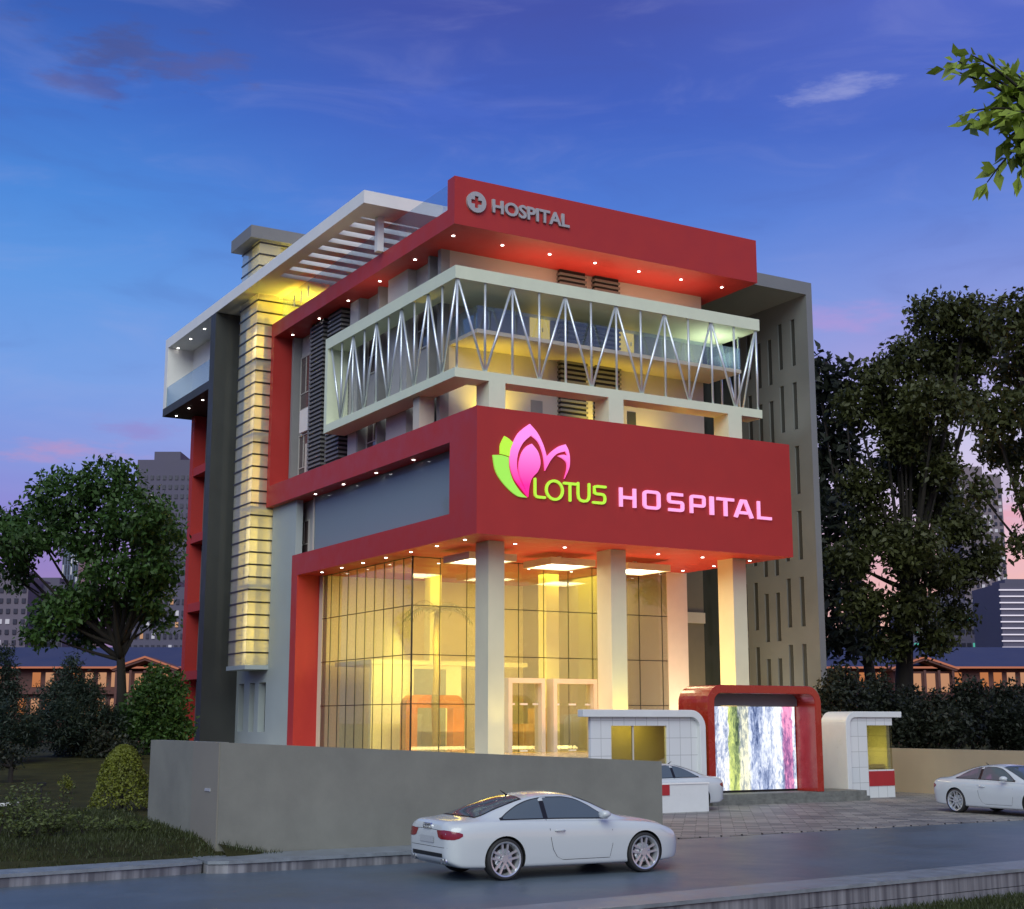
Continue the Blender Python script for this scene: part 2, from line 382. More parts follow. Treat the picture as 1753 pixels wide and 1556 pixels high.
sheet('lawn', -90, -13.6, 60, kl(-90)-.1, -14.2, 60, lambda x, y: (.17+.02*math.sin(x*2.1)+.1*sst(.5, 1.2, y-kl(x))) if y > kl(x)+.62 else -.1, M_lawn)
sheet('lawn', -12.95, -1.35, 20, -9.3, 90, 60, lambda x, y: lawn_h(x, y), M_lawn)
sheet('lawn', 18.3, 120, 30, -20, 120, 30, lambda x, y: .3, M_lawn)

# ------------------------------------------------------------------ boundary walls
w = thing('boundary_wall', 'long grey rendered boundary wall between the road and the building, lower towards its right end', 'wall', (-8, -14, .1))
mb = MB(); x0, x1 = -13.06, -3.12
mb.prism([(x0, -14.0, -.1), (x1, -14.0, -.1), (x1, -14.0, 1.72), (x0, -14.0, 2.19)], (0, .24, 0))
mb.build('wall_panel', M_fence, w)
B('wall_return', M_fence, w, (-13.06, -12.82, -13.76, -9.6, -.1, 2.19))
B('pilaster', mat('pilaster_paint', (.215, .200, .170), .75, var=.05, vscale=.7), w, (-13.085, -13.06, -13.98, -12.5, -.1, 2.188))
B('name_plate', M_steel, w, (-13.10, -13.086, -13.6, -13.3, 1.30, 1.35))
w = thing('boundary_wall', 'plain tan boundary wall behind the parked coupe on the right', 'wall', (18, -4, 0))
B('wall_panel', M_tanwall, w, (18.0, 18.25, -12.0, 4.2, -.1, 1.60))

# ------------------------------------------------------------------ the hospital
H = thing('hospital_building', 'multi-storey hospital with red facade blocks, cream truss balcony and yellow lit lobby', 'building', (6.5, 10, 0))
# podium
B('podium', M_floor, H, (-.4, 12.9, -.6, 5.9, 0, 1.455), (-1.4, 18.2, 5.9, 31, 0, 1.44))
# steps down to the forecourt
B('front_steps', M_stone, H, *[(4, 12, -.6-.32*(k+1), -.6-.32*k, 0, 1.455-.18*(k+1)) for k in range(7)])
# -- red entrance block
B('red_facade_block', M_red, H,
  (0, 13.26, 0, 1.89, 8.5, 12.70),            # front box
  (0, .96, 1.89, 19.3, 11.79, 12.70),         # upper side beam
  (.96, 13.26, 1.89, 15.83, 11.79, 12.40),    # terrace plate
  (0, .96, 1.89, 15.83, 8.5, 9.36),           # lower side beam
  (.96, 13.26, 1.89, 15.83, 8.5, 8.8),        # soffit plate
  (12.9, 13.26, 1.89, 15.83, 8.8, 11.79),
  (0, 1.02, 15.2, 15.83, 1.455, 8.5))         # leg to the ground
# -- red top
B('red_roof_fascia', M_red, H,
  (0, 13.42, 1.68, 2.20, 19.44, 21.18), (0, 13.42, 2.20, 19.5, 19.44, 20.08), (0, .86, 18.72, 19.5, 12.70, 19.44), (0, .86, 19.3, 19.5, 11.79, 12.70))
# -- upper volume walls
B('upper_wall', mat('upper_wall_paint', (.50, .46, .42), .7, var=.05, vscale=.7), H, (1.2, 12.67, 4.28, 4.6, 12.40, 19.44))
B('side_wall', M_wall, H, (1.2, 1.5, 4.6, 19.3, 12.40, 19.44), (.96, 1.2, 1.89, 15.6, 9.36, 11.79), (.9, 1.2, 15.83, 19.3, 1.455, 11.79))
B('end_wall', M_wall, H, (12.4, 12.67, 4.6, 19.3, 12.4, 19.44), (1.2, 13.2, 19.3, 30.3, 1.455, 20.1))
# fins and piers on the left side
for (y0, y1, x0) in ((4.27, 4.52, .84), (5.18, 5.32, .84), (9.5, 9.66, .84), (11.33, 11.48, .84)):
    B('wall_fin', M_fin, H, (x0, 1.2, y0, y1, 12.70, 19.44))
for (y0, y1) in ((6.98, 8.7), (11.48, 12.3)):
    B('wall_pier', M_wall, H, (.84, 1.2, y0, y1, 12.70, 19.44))
B('wall_pier', M_beige, H, (.95, 1.2, 16.75, 17.1, 12.70, 14.4)); B('wall_fin', M_fin, H, (.84, 1.2, 16.3, 16.6, 12.7, 19.44)); B('wall_fin', M_fin, H, (.80, 1.2, 18.35, 18.55, 12.7, 19.44))
B('spandrel_panel', M_white, H, (.98, 1.2, 16.75, 17.9, 15.0, 16.0))
def louvre(x0, x1, y0, y1, z0, z1):
    p = B('louvre_panel', M_louvre_dark, H, (x0+.05, x1-.05 if y1 < 6 else x1, y0+.05, y1-.05 if y1 > 6 else y1, z0, z1))
    mb = MB(); z = z0+.05
    while z < z1-.06:
        mb.box(x0, x1, y0, y1, z, z+.085); z += .185
    mb.build('slats', M_louvre, p); return p
louvre(.68, 1.2, 12.88, 14.28, 12.70, 19.44); louvre(.68, 1.2, 14.75, 16.2, 12.70, 19.44)
M_louvre2 = M_louvre
for (a, b_) in ((5.78, 6.99), (7.36, 8.53)):
    louvre(a, b_, 4.02, 4.28, 12.40, 15.85); louvre(a, b_, 4.02, 4.28, 16.02, 19.44)
# windows along the left side
def win_x(x, y0, y1, z0, z1, split=True, glassm=None):
    t = .06
    f = MB(); f.box(x-.05, x, y0, y1, z0, z0+t).box(x-.05, x, y0, y1, z1-t, z1).box(x-.05, x, y0, y0+t, z0+t, z1-t).box(x-.05, x, y1-t, y1, z0+t, z1-t)
    if split: f.box(x-.045, x, y0+t, y1-t, z0+(z1-z0)*.3, z0+(z1-z0)*.3+.04).box(x-.044, x, (y0+y1)/2-.025, (y0+y1)/2+.025, z0+(z1-z0)*.3+.04, z1-t)
    o = f.build('window', M_frame, H)
    B('pane', glassm or M_pane, o, (x-.02, x+.01, y0+t, y1-t, z0+t, z1-t)); return o
for (y0, y1) in ((5.5, 6.8), (9.9, 11.2)):
    win_x(1.2, y0, y1, 12.9, 14.6); win_x(1.2, y0, y1, 16.2, 18.6)
win_x(1.15, 17.0, 18.25, 16.05, 18.5); win_x(1.15, 17.15, 18.25, 12.8, 14.95)
win_x(.9, 16.2, 17.3, 9.5, 11.0); win_x(.9, 17.8, 18.7, 9.5, 11.0)
# strip window in the red block
B('strip_window', M_glass_blue, H, (.70, .72, 1.89, 15.2, 9.36, 11.79))
B('strip_window_jamb', M_beige, H, (.66, .96, 15.2, 15.32, 9.36, 11.79))
B('strip_back_wall', mat('strip_back', (.30, .33, .36), .7, var=.06), H, (.93, .958, 2.6, 15.1, 9.37, 11.78))
# terrace slab with glass railing
B('terrace_slab', M_beige, H, (1.22, 12.95, 2.25, 4.28, 15.87, 16.01))
B('terrace_railing', M_glass_rail, H, (1.24, 12.93, 2.26, 2.275, 16.01, 16.86), (1.24, 1.255, 2.275, 4.27, 16.01, 16.86), (12.915, 12.93, 2.275, 4.27, 16.01, 16.86))
for (a, b_) in ((4.59, 5.45), (8.62, 9.3)):
    d = B('door', M_door_em, H, (a, b_, 4.25, 4.28, 16.01, 17.92)); B('handle', M_steel, d, (a+.5, a+.54, 4.20, 4.25, 16.9, 17.05))
d = B('door', M_fin, H, (4.62, 5.12, 4.25, 4.28, 12.4, 14.25))
B('window', M_dark, H, (8.95, 9.35, 4.26, 4.28, 13.2, 14.3))
# -- truss balcony
T = B('truss_balcony', M_cream, H,
      (-.10, 13.2, 1.38, 4.27, 17.40, 17.85), (-.10, .82, 4.27, 12.57, 17.40, 17.85),
      (-.10, 13.2, 1.38, 2.26, 13.95, 14.27), (-.10, .82, 2.26, 12.57, 13.95, 14.27),
      (-.10, .82, 12.32, 12.57, 14.27, 17.40))
for x in (1.22, 6.12, 11.54):
    B('balcony_post', M_cream, H, (x, x+.64, 1.38, 2.26, 12.70, 13.95))
B('balcony_post', M_beige, H, (.2, .8, 4.6, 5.1, 12.70, 13.95))
def rod(p, q_):
    MB().tube([p, q_], .043, 10).build('rod', M_steel, T, smooth=True)
nod = [.02+1.088*i for i in range(13)]
zt_, zb_ = 17.40, 14.27
for i, x in enumerate(nod):
    if i: rod((x, 1.47, zb_), (x, 1.47, zt_))
    else: rod((x, 1.47, zb_), (x, 1.47, zt_))
    if i < 12:
        a, b_ = (zt_, zb_) if i % 2 == 0 else (zb_, zt_)
        rod((x+.03, 1.47, a), (nod[i+1]-.03, 1.47, b_))
ny = [1.47+1.075*i for i in range(1, 11)]
for i, y in enumerate(ny):
    if i < 9: rod((.02, y, zb_), (.02, y, zt_))
    py = 1.47 if i == 0 else ny[i-1]
    a, b_ = (zt_, zb_) if i % 2 == 0 else (zb_, zt_)
    rod((.02, py+.03, a), (.02, y-.03, b_))
for i, y in enumerate((2.55, 3.62)):
    rod((13.08, y, zb_ if y < 2.2 else 13.9), (13.08, y, zt_))
rod((13.08, 1.5, zt_), (13.08, 2.5, 14.0)); rod((13.08, 2.58, 14.0), (13.08, 3.6, zt_))
# -- columns
for x, x1_ in ((1.22, 1.83), (6.12, 6.76), (11.54, 12.16)):
    B('column', M_column, H, (x, x1_, 1.38, 2.26, 1.455, 8.5))
B('column', M_peach, H, (12.40, 13.40, 6.6, 7.2, 1.455, 8.5))
# -- lobby curtain wall
CW = B('curtain_wall', M_glass_lobby, H, (1.0, 1.012, 6.6, 14.8, 1.47, 8.49), (1.012, 12.36, 6.6, 6.612, 1.47, 8.49))
mb = MB()
for i in range(1, 11): mb.box(1.03+1.108*i-.008, 1.03+1.108*i+.008, 6.575, 6.60, 1.47, 8.49)
for i in range(1, 10): mb.box(.975, 1.0, 6.46+.83*i-.008, 6.46+.83*i+.008, 1.47, 8.49)
mb.box(.97, 1.03, 6.57, 6.60, 1.47, 8.49)
for z in (3.2, 4.95, 6.71, 8.46):
    mb.box(1.03, 4.70 if z < 4 else 12.36, 6.578, 6.60, z-.014, z+.014); mb.box(.978, 1.0, 6.6, 14.8, z-.014, z+.014)
mb.box(8.7, 12.36, 6.578, 6.60, 3.186, 3.214)
mb.build('mullions', M_black, CW)
# entrance doors in their cream portals
for x0, x1_ in ((4.72, 6.30), (6.66, 8.62)):
    d = B('entrance_door', M_beige, H, (x0, x0+.16, 6.05, 6.56, 1.46, 4.16), (x1_-.16, x1_, 6.05, 6.56, 1.46, 4.16), (x0+.16, x1_-.16, 6.05, 6.56, 3.98, 4.16))
    B('door_leaf', M_glass, d, (x0+.17, (x0+x1_)/2-.01, 6.3, 6.315, 1.48, 3.97), ((x0+x1_)/2+.01, x1_-.17, 6.3, 6.315, 1.48, 3.97))
    B('hinge', M_steel, d, (x0+.17, x0+.40, 6.28, 6.335, 3.18, 3.25), ((x0+x1_)/2-.16, (x0+x1_)/2+.16, 6.28, 6.335, 3.18, 3.25), (x1_-.4, x1_-.17, 6.28, 6.335, 3.18, 3.25),
      ((x0+x1_)/2-.16, (x0+x1_)/2+.16, 6.28, 6.335, 1.49, 1.55))
# lobby interior
B('lobby_wall', mat('lobby_wall_paint', (.66, .60, .46), .6, var=.05), H, (1.02, 12.9, 14.82, 15.0, 1.455, 8.5), (1.0, 1.2, 14.82, 15.2, 1.455, 8.5), (12.5, 12.9, 7.2, 14.8, 1.455, 8.5))
B('lobby_light_block', M_fin, H, (10.55, 10.65, 6.9, 14.8, 1.455, 8.49))  # added wall that keeps lamp light out of the right bay
B('reception_block', mat('reception_paint', (.72, .68, .52), .5, var=.04), H, (1.3, 5.2, 10.6, 10.8, 1.455, 4.75), (1.25, 8.2, 10.5, 14.0, 4.75, 4.92))
B('reception_opening', mat('reception_screen', (.20, .23, .25), .4, var=.1), H, (3.1, 4.5, 10.57, 10.6, 1.455, 4.6))
B('lobby_column', M_column, H, (8.3, 8.9, 9.2, 9.8, 1.455, 8.5), (4.4, 4.9, 11.8, 12.3, 4.92, 8.5))
B('reception_desk', mat('timber_desk', (.42, .24, .08), .35, var=.15, vscale=6), H, (5.6, 6.3, 8.6, 9.3, 1.455, 3.1), (7.6, 8.2, 8.9, 9.5, 1.455, 3.1), (6.3, 7.6, 9.0, 9.3, 1.455, 2.5))
# solid orange portal standing in for the red gate's reflection in the glass
mb = MB()
def arc(cx, cy, r, a0, a1, n=6): return [(cx+r*math.cos(R(a0+(a1-a0)*i/n)), cy+r*math.sin(R(a0+(a1-a0)*i/n))) for i in range(n+1)]
px0, px1, pz = 2.0, 4.48, 3.57
po = [(px0, 1.46)] + [p for p in arc(px0+.4, pz-.4, .4, 180, 90, 6)] + [p for p in arc(px1-.4, pz-.4, .4, 90, 0, 6)] + [(px1, 1.46)]
pi = [(px0+.48, 1.46)] + [p for p in arc(px0+.53, pz-.53, .05, 180, 90, 6)] + [p for p in arc(px1-.53, pz-.53, .05, 90, 0, 6)] + [(px1-.48, 1.46)]
MB().prism([(x, 9.0, z) for x, z in po+pi[::-1]], (0, .5, 0)).build('gate_reflection_portal', mat('orange_gloss', (.50, .15, .02), .35), H)
# -- right side
B('recess_wall', M_brown, H, (13.26, 16.1, 9.0, 9.2, 1.455, 20.4)); B('recess_band', M_beige, H, (13.4, 16.1, 8.9, 9.0, 6.7, 7.15))
B('recess_window', mat('recess_glass', (.03, .035, .03), .1, spec=.8), H, (16.1, 18.3, 9.05, 9.2, 1.455, 20.4))
mb = MB()
ys = [(4.28, 5.05)]; slots = []
cy = [5.2, 6.02, 6.73, 7.45, 8.14, 8.86, 9.6, 10.3]
off = [0, 0, -.53, -.53, 0, 0, -.53, -.53]
prev = 4.28; wx0, wx1 = 18.30, 18.62
for c, o_ in zip(cy, off):
    mb.box(wx0, wx1, prev, c-.14, 0, 20.97); prev = c+.14
    zz = 0.0
    for k in range(5, -1, -1):
        top = 19.55-2.765*k + o_ ; bot = top-2.05
        if bot < .3: continue
        mb.box(wx0, wx1, c-.14, c+.14, zz, bot); zz = top
    mb.box(wx0, wx1, c-.14, c+.14, zz, 20.97)
mb.box(wx0, wx1, prev, 12.5, 0, 20.97)
mb.box(12.67, wx0, 4.28, 12.5, 20.42, 20.97)
SW = mb.build('slotted_wall', M_slot, H)
mb = MB()
for c, o_ in zip(cy, off):
    for k in range(6):
        top = 19.55-2.765*k+o_
        if top-2.05 > .3: mb.box(wx0+.06, wx0+.10, c-.10, c+.138, top-2.05, top)
mb.build('slot_shade_sheet', M_dark, SW)  # dark sheets paint shade into the open slots
mb = MB()
for c, o_ in zip(cy, off):
    for k in range(6):
        top = 19.55-2.765*k+o_
        if top-2.05 > .3: mb.box(wx0+.03, wx0+.10, c-.138, c-.10, top-2.05, top)
mb.build('slot_lit_strip', mat('slot_lit_tone', (.55, .60, .64), .5), SW)  # pale strips paint a lit edge into each slot
# -- white roof slab with pergola, post, roof railing
mb = MB()
zu, zv = 21.45, 21.95
mb.box(-1.33, -.76, 6.32, 30.85, zu, zv); mb.box(-.76, 7, 6.32, 7.75, zu, zv); mb.box(6.2, 7, 7.75, 16.3, zu, zv); mb.box(-.76, 7, 16.3, 30.85, zu, zv)
y = 8.2
while y < 15.9:
    mb.box(-.76, 6.2, y, y+.55, zu+.12, zv-.1); y += 1.05
mb.build('pergola_roof', M_white, H)
B('pergola_post', M_white, H, (-.28, -.02, 7.35, 7.6, 20.08, 21.45)); B('pergola_post', M_white, H, (5.5, 5.75, 7.35, 7.6, 20.08, 21.45))
B('roof_railing', M_glass_rail, H, (.30, .315, 2.6, 18.6, 20.09, 21.25))
mb = MB()
for y in (15.6, 16.4, 17.2): mb.tube([(.30, y, 20.5), (.30, y, 21.0)], .02)
mb.build('railing_clamp', M_steel, H)
# -- stair tower
ST = B('stair_tower', M_tower_glass, H, (-.70, -.688, 19.05, 21.3, 4.96, 23.95), (-.688, .30, 19.05, 19.062, 4.96, 23.95), (.30, 2.4, 19.6, 19.612, 19.9, 23.95))
mb = MB()
z = 5.49
while z < 23.9:
    mb.box(-.73, -.701, 19.02, 21.35, z-.034, z+.034); mb.box(-.701, 2.4 if z > 20.2 else .32, 19.015, 19.048, z-.034, z+.034); z += .5395
mb.build('band', M_black, ST)
B('tower_sill', M_blue_wall, ST, (-.74, .32, 19.01, 21.4, 4.78, 4.96))
B('tower_core', mat('tower_core_paint', (.74, .70, .56), .6, var=.04), ST, (-.45, .9, 20.25, 21.2, 4.96, 23.95), (.32, .9, 19.1, 20.25, 4.96, 19.4), (-.45, 2.4, 19.9, 20.25, 19.9, 23.95))
B('tower_stringer', M_fin, ST, (-.12, .06, 19.5, 19.7, 4.96, 20.5), (-.55, -.46, 20.3, 20.55, 4.96, 21.0))
B('tower_landing', M_wall, ST, *[(-.66, .3, 19.09, 20.24, z, z+.12) for z in (8.3, 11.7, 15.0, 18.3)])
cap = B('tower_cap', M_cap, ST, (-1.2, 3.0, 18.85, 21.5, 23.95, 24.52))
# base wall below with three slots
mb = MB()
sl = [(19.2, 20.05), (20.55, 21.2), (21.9, 22.6)]
mb.box(.3, .6, 16.25, 19.2, 1.44, 5.0); mb.box(.3, .6, 16.25, 19.0, 5.0, 11.79)
mb.box(.3, .6, 20.05, 20.55, 2.14, 4.25); mb.box(.3, .6, 21.2, 21.9, 2.14, 4.25); mb.box(.3, .6, 22.6, 22.9, 2.14, 4.25)
mb.box(.3, .6, 19.2, 22.9, 1.44, 2.14); mb.box(.3, .6, 19.2, 22.9, 4.25, 5.0)
mb.build('base_wall', M_blue_wall, H)
B('slot_window', mat('slot_glass', (.05, .06, .055), .2), H, (.62, .66, 19.1, 22.9, 2.0, 4.4))
B('grey_tower_fin', M_dark, H, (-1.33, .3, 22.9, 23.6, 0.0, 21.445))
# -- far balcony
BL = B('corner_balcony', M_white, H, (-1.33, 1.2, 30.4, 30.85, 18.3, 21.45), (.0, .3, 23.6, 30.4, 18.3, 21.45))
B('balcony_slab', M_dark, H, (-1.33, 1.2, 23.6, 30.85, 17.9, 18.3))
B('balcony_railing', M_glass_rail, H, (-1.30, -1.285, 23.6, 30.4, 18.3, 19.35))
mb = MB()
mb.box(0, .9, 29.7, 30.2, 0, 17.9)
for z in (1.15, 4.6, 7.9, 11.33, 14.75): mb.box(.02, .9, 23.6, 29.7, z, z+.42)
mb.build('red_grid_frame', M_red2, H)
for k, z in enumerate((1.57, 5.02, 8.32, 11.75, 15.17)):
    o = MB().box(.62, .7, 23.6, 29.7, z, z+2.95).build('grid_window', mat('frosted_pane', (.16, .14, .135), .35, var=.4, vscale=25) if k == 0 else MATS['frosted_pane'], H)
# -- downlights
def downlight(p):
    mb = MB(); mb.disc((p[0], p[1], p[2]-.001), .055, (0, 0, -1), 14, .012); mb.build('downlight', M_dl, H)
for i in range(7): downlight((.57+2.0*i, 2.82, 19.44))
for y in (5.87, 8.92, 11.94, 14.96, 17.97): downlight((.58, y, 19.44))
for y in (5.41, 8.55, 11.59, 14.45, 17.45): downlight((.40, y, 11.79))
for y in (1.6, 3.62, 5.63, 7.68, 9.7, 11.7, 13.68): downlight((.45, y, 8.5))
for x in (2.45, 4.44, 8.42, 10.42, 12.64): downlight((x, 1.72, 8.5))
for y in (3.86, 5.84): downlight((12.64, y, 8.5))
for x in (3, 5, 7, 9, 11): downlight((x, 8.4, 8.5))
for y in (26.0, 28.15, 30.2): downlight((-.87, y, 21.45)); downlight((-.81, y, 17.9))
# -- lit light boxes under the soffit
LBL = ['square lit ceiling light under the red soffit, behind the left column', 'square lit ceiling light under the red soffit, left of the middle column', 'square lit ceiling light under the red soffit, right of the middle column']
for (x, y), lb in zip(((2.35, 4.0), (5.65, 4.0), (9.0, 4.0)), LBL):
    t = thing('ceiling_light', lb, 'ceiling light', (x, y, 8.2), 'lit boxes under the red soffit')
    B('lamp_body', M_column, t, (x-.95, x-.82, y-.95, y+.95, 8.08, 8.32), (x+.82, x+.95, y-.95, y+.95, 8.08, 8.32), (x-.82, x+.82, y-.95, y-.82, 8.08, 8.32), (x-.82, x+.82, y+.82, y+.95, 8.08, 8.32))
    B('lamp_cover', M_column, t, (x-.82, x+.82, y-.82, y+.82, 8.18, 8.31)); B('diffuser', M_box_em, t, (x-.815, x+.815, y-.815, y+.815, 8.13, 8.17)); B('stem', M_steel, t, (x-.06, x+.06, y-.06, y+.06, 8.32, 8.49))
    light('AREA', 'lightbox', (x, y, 8.06), 70, (1, .80, .36), sx=1.5, sy=1.5, target=(x, y, 0))
    light('AREA', 'lightbox_fill', (x, y, 8.325), 2.6, (1, .5, .14), sx=1.7, sy=1.7, target=(x, y, 9))  # added upward fill against the dark patch above each box

# ------------------------------------------------------------------ signs
def text_mesh(body, width, height, depth, offset=.0):
    c = bpy.data.curves.new('lettering', 'FONT'); c.body = body; c.extrude = .5; c.offset = offset; c.resolution_u = 4
    o = bpy.data.objects.new('lettering', c); COL.objects.link(o)
    dg = bpy.context.evaluated_depsgraph_get(); me = bpy.data.meshes.new_from_object(o.evaluated_get(dg))
    bpy.data.objects.remove(o)
    xs = [v.co.x for v in me.vertices]; ys = [v.co.y for v in me.vertices]; zs = [v.co.z for v in me.vertices]
    for v in me.vertices:
        x = (v.co.x-min(xs))/(max(xs)-min(xs))*width; y = (v.co.y-min(ys))/(max(ys)-min(ys))*height; z = (v.co.z-min(zs))/(max(zs)-min(zs))*depth
        v.co = (x, -z, y)
    me.materials.clear(); return me
M_sgrey = mat('grey_sign_metal', (.44, .43, .43), .45, metal=.2)
sg = thing('rooftop_sign', 'grey letters HOSPITAL beside a round cross emblem on the top red fascia', 'sign', (.44, 1.68, 20.0))
me = text_mesh('HOSPITAL', 3.2, .50, .08, .028); o = link_mesh('lettering', me, M_sgrey, sg); o.location = (1.47-.44, 0, .09)
cx, cz, rr = .83, 20.34, .38
n = 40
circ = [(cx+rr*math.cos(2*math.pi*i/n), 1.68, cz+rr*math.sin(2*math.pi*i/n)) for i in range(n)]
k = .075; l = .215
cross = [(k, l), (-k, l), (-k, k), (-l, k), (-l, -k), (-k, -k), (-k, -l), (k, -l), (k, -k), (l, -k), (l, k), (k, k)]
def bm_from_loops(outer, holes, name, m, parent, depth, axis=(0, -1, 0)):
    bm = bmesh.new(); org = ORG[parent]
    edges = []
    for lp in [outer]+holes:
        vs = [bm.verts.new(Vector(p)-org) for p in lp]
        edges += [bm.edges.new((vs[i], vs[(i+1) % len(vs)])) for i in range(len(vs))]
    g = bmesh.ops.triangle_fill(bm, edges=edges, use_beauty=True)
    fs = [f for f in g['geom'] if isinstance(f, bmesh.types.BMFace)]
    ex = bmesh.ops.extrude_face_region(bm, geom=fs)
    vs = [e for e in ex['geom'] if isinstance(e, bmesh.types.BMVert)]
    bmesh.ops.translate(bm, verts=vs, vec=Vector(axis)*depth)
    bmesh.ops.recalc_face_normals(bm, faces=bm.faces)
    me = bpy.data.meshes.new(name); bm.to_mesh(me); bm.free()
    return link_mesh(name, me, m, parent)
bm_from_loops(circ, [[(cx+a, 1.68, cz+b_) for a, b_ in cross]], 'emblem', M_sgrey, sg, .09)
MB().prism([(cx+a*.985, 1.678, cz+b_*.985) for a, b_ in cross], (0, -.02, 0)).build('cross', M_red, sg)

M_pink = mat('pink_letters', (.85, .32, .62), .4, emit=(1, .40, .70), es=.55)
M_pink_dk = None
m, nt_, NN, LL = nodes('petal_pink'); b = NN['Principled BSDF']; tcn = NN.new('ShaderNodeTexCoord'); sp = NN.new('ShaderNodeSeparateXYZ'); LL.new(tcn.outputs['Object'], sp.inputs[0])
mrn = NN.new('ShaderNodeMapRange'); mrn.inputs[1].default_value = .5; mrn.inputs[2].default_value = 1.9; LL.new(sp.outputs[2], mrn.inputs[0])
rp = NN.new('ShaderNodeValToRGB'); rp.color_ramp.elements[0].color = lin((255, 40, 150)); rp.color_ramp.elements[1].color = lin((255, 140, 220)); LL.new(mrn.outputs[0], rp.inputs[0])
LL.new(rp.outputs[0], b.inputs['Base Color']); LL.new(rp.outputs[0], b.inputs['Emission Color']); b.inputs['Emission Strength'].default_value = .5; M_petal = m
M_lime = mat('lime_letters', (.45, .80, .04), .4, emit=(.50, .90, .06), es=.42)
M_leafg = mat('leaf_green', (.36, .80, .08), .4, emit=(.36, .85, .10), es=.38)
ls = thing('entrance_sign', 'large pink and green flower emblem with lettering on the red entrance block', 'sign', (.5, 0, 9.7))
PXZ = 3.2463
import itertools
def sgn(x, y):
    'zoomed sign drawing -> metres on the facade (affine fit of the surveyed lettering box)'
    return None
# facade coordinates of the sign drawing were surveyed into metres (x, z)
def fac_pt(px, py):
    o_ = CAM; d = FW + RT*((px-876.5)/FPX) - UP*((py-778)/FPX); t = (0-o_.y)/d.y
    p = o_+d*t; return (p.x, p.z)
def sp_(pts): return [fac_pt(820+x/PXZ, 700+y/PXZ) for x, y in pts]
def smooth_closed(pts, corners, n=6):
    'Catmull-Rom through pts, sharp at the listed corner indices'
    out = []; k = len(pts)
    for i in range(k):
        p1, p2 = Vector(pts[i]), Vector(pts[(i+1) % k])
        p0 = Vector(pts[i-1]) if i not in corners else p1-(p2-p1)*.5
        p3 = Vector(pts[(i+2) % k]) if (i+1) % k not in corners else p2+(p2-p1)*.5
        for j in range(n):
            t = j/n
            out.append(.5*((2*p1)+(p2-p0)*t+(2*p0-5*p1+4*p2-p3)*t*t+(-p0+3*p1-3*p2+p3)*t**3))
    return [(v.x, v.y) for v in out]
def sign_part(name, m, outline, corners, depth, holes=()):
    o2 = smooth_closed(sp_(outline), corners); h2 = [smooth_closed(sp_(h), c) for h, c in holes]
    return bm_from_loops([(x, -.004, z) for x, z in o2], [[(x, -.004, z) for x, z in h] for h in h2], name, m, ls, depth)
sign_part('leaf', M_leafg, [(72, 257), (118, 258), (160, 270), (163, 330), (185, 400), (225, 460), (262, 494), (205, 482), (140, 425), (90, 350)], (0, 2, 6), .06)
sign_part('leaf', M_lime, [(137, 152), (160, 165), (185, 188), (170, 225), (165, 264), (140, 256), (113, 250), (115, 200)], (0, 2, 4, 6), .05)
# outer pink petal: an outline with the second, smaller arch on its right
sign_part('petal', M_petal, [(278, 85), (320, 135), (352, 200), (372, 268), (400, 238), (440, 210), (476, 198), (492, 230), (500, 275), (496, 330), (470, 390), (484, 335), (482, 300), (462, 278), (432, 262), (462, 256), (490, 262), (476, 236), (430, 250), (395, 285), (362, 345), (358, 290), (348, 240), (325, 185), (285, 148), (240, 190), (212, 250), (206, 320), (222, 390), (250, 450), (268, 492), (228, 440), (190, 385), (168, 310), (172, 230), (205, 150), (240, 112)],
          (0, 3, 6, 10, 14, 16, 17, 20, 24, 30), .06)
sign_part('petal', M_petal, [(288, 195), (322, 240), (336, 300), (322, 348), (290, 385), (275, 430), (268, 490), (245, 430), (222, 370), (218, 310), (232, 250), (258, 212)], (0, 6), .07)
def offset_poly(pts, w, closed):
    P = [Vector(p) for p in pts]; k = len(P); Lp, Rp = [], []
    for i in range(k):
        a = P[i-1] if (i > 0 or closed) else None; c = P[(i+1) % k] if (i < k-1 or closed) else None
        d1 = (P[i]-a).normalized() if a is not None else (c-P[i]).normalized()
        d2 = (c-P[i]).normalized() if c is not None else d1
        n1 = Vector((-d1.y, d1.x)); n2 = Vector((-d2.y, d2.x)); mm = (n1+n2).normalized(); s_ = w/2/max(.35, mm.dot(n1))
        Lp.append(P[i]+mm*s_); Rp.append(P[i]-mm*s_)
    return Lp, Rp
def strokes(mb, polys, w, depth, rnd, place):
    'polylines in letter units -> extruded strokes'
    for i, (pts, closed) in enumerate(polys):
        Lp, Rp = offset_poly(pts, w, closed); dd = depth + .0015*i
        if closed:
            mb.ring([place(p) for p in Lp], [place(p) for p in Rp], (0, -dd, 0))
        else:
            if rnd:
                e = Vector(pts[-1]); d = (e-Vector(pts[-2])).normalized(); a0 = math.atan2(d.y, d.x)
                endc = [e+Vector((math.cos(a0+R(t)), math.sin(a0+R(t))))*w/2 for t in (60, 30, 0, -30, -60)]
                s0 = Vector(pts[0]); d = (s0-Vector(pts[1])).normalized(); a1 = math.atan2(d.y, d.x)
                stc = [s0+Vector((math.cos(a1+R(t)), math.sin(a1+R(t))))*w/2 for t in (60, 30, 0, -30, -60)]
                mb.prism([place(p) for p in Lp+endc+Rp[::-1]+stc], (0, -dd, 0))
            else: mb.prism([place(p) for p in Lp+Rp[::-1]], (0, -dd, 0))
def rrect(x0, x1, z0, z1, r):
    out = []
    for cx_, cz_, a in ((x1-r, z1-r, 0), (x0+r, z1-r, 90), (x0+r, z0+r, 180), (x1-r, z0+r, 270)): out += arc(cx_, cz_, r, a, a+90, 4)
    return out
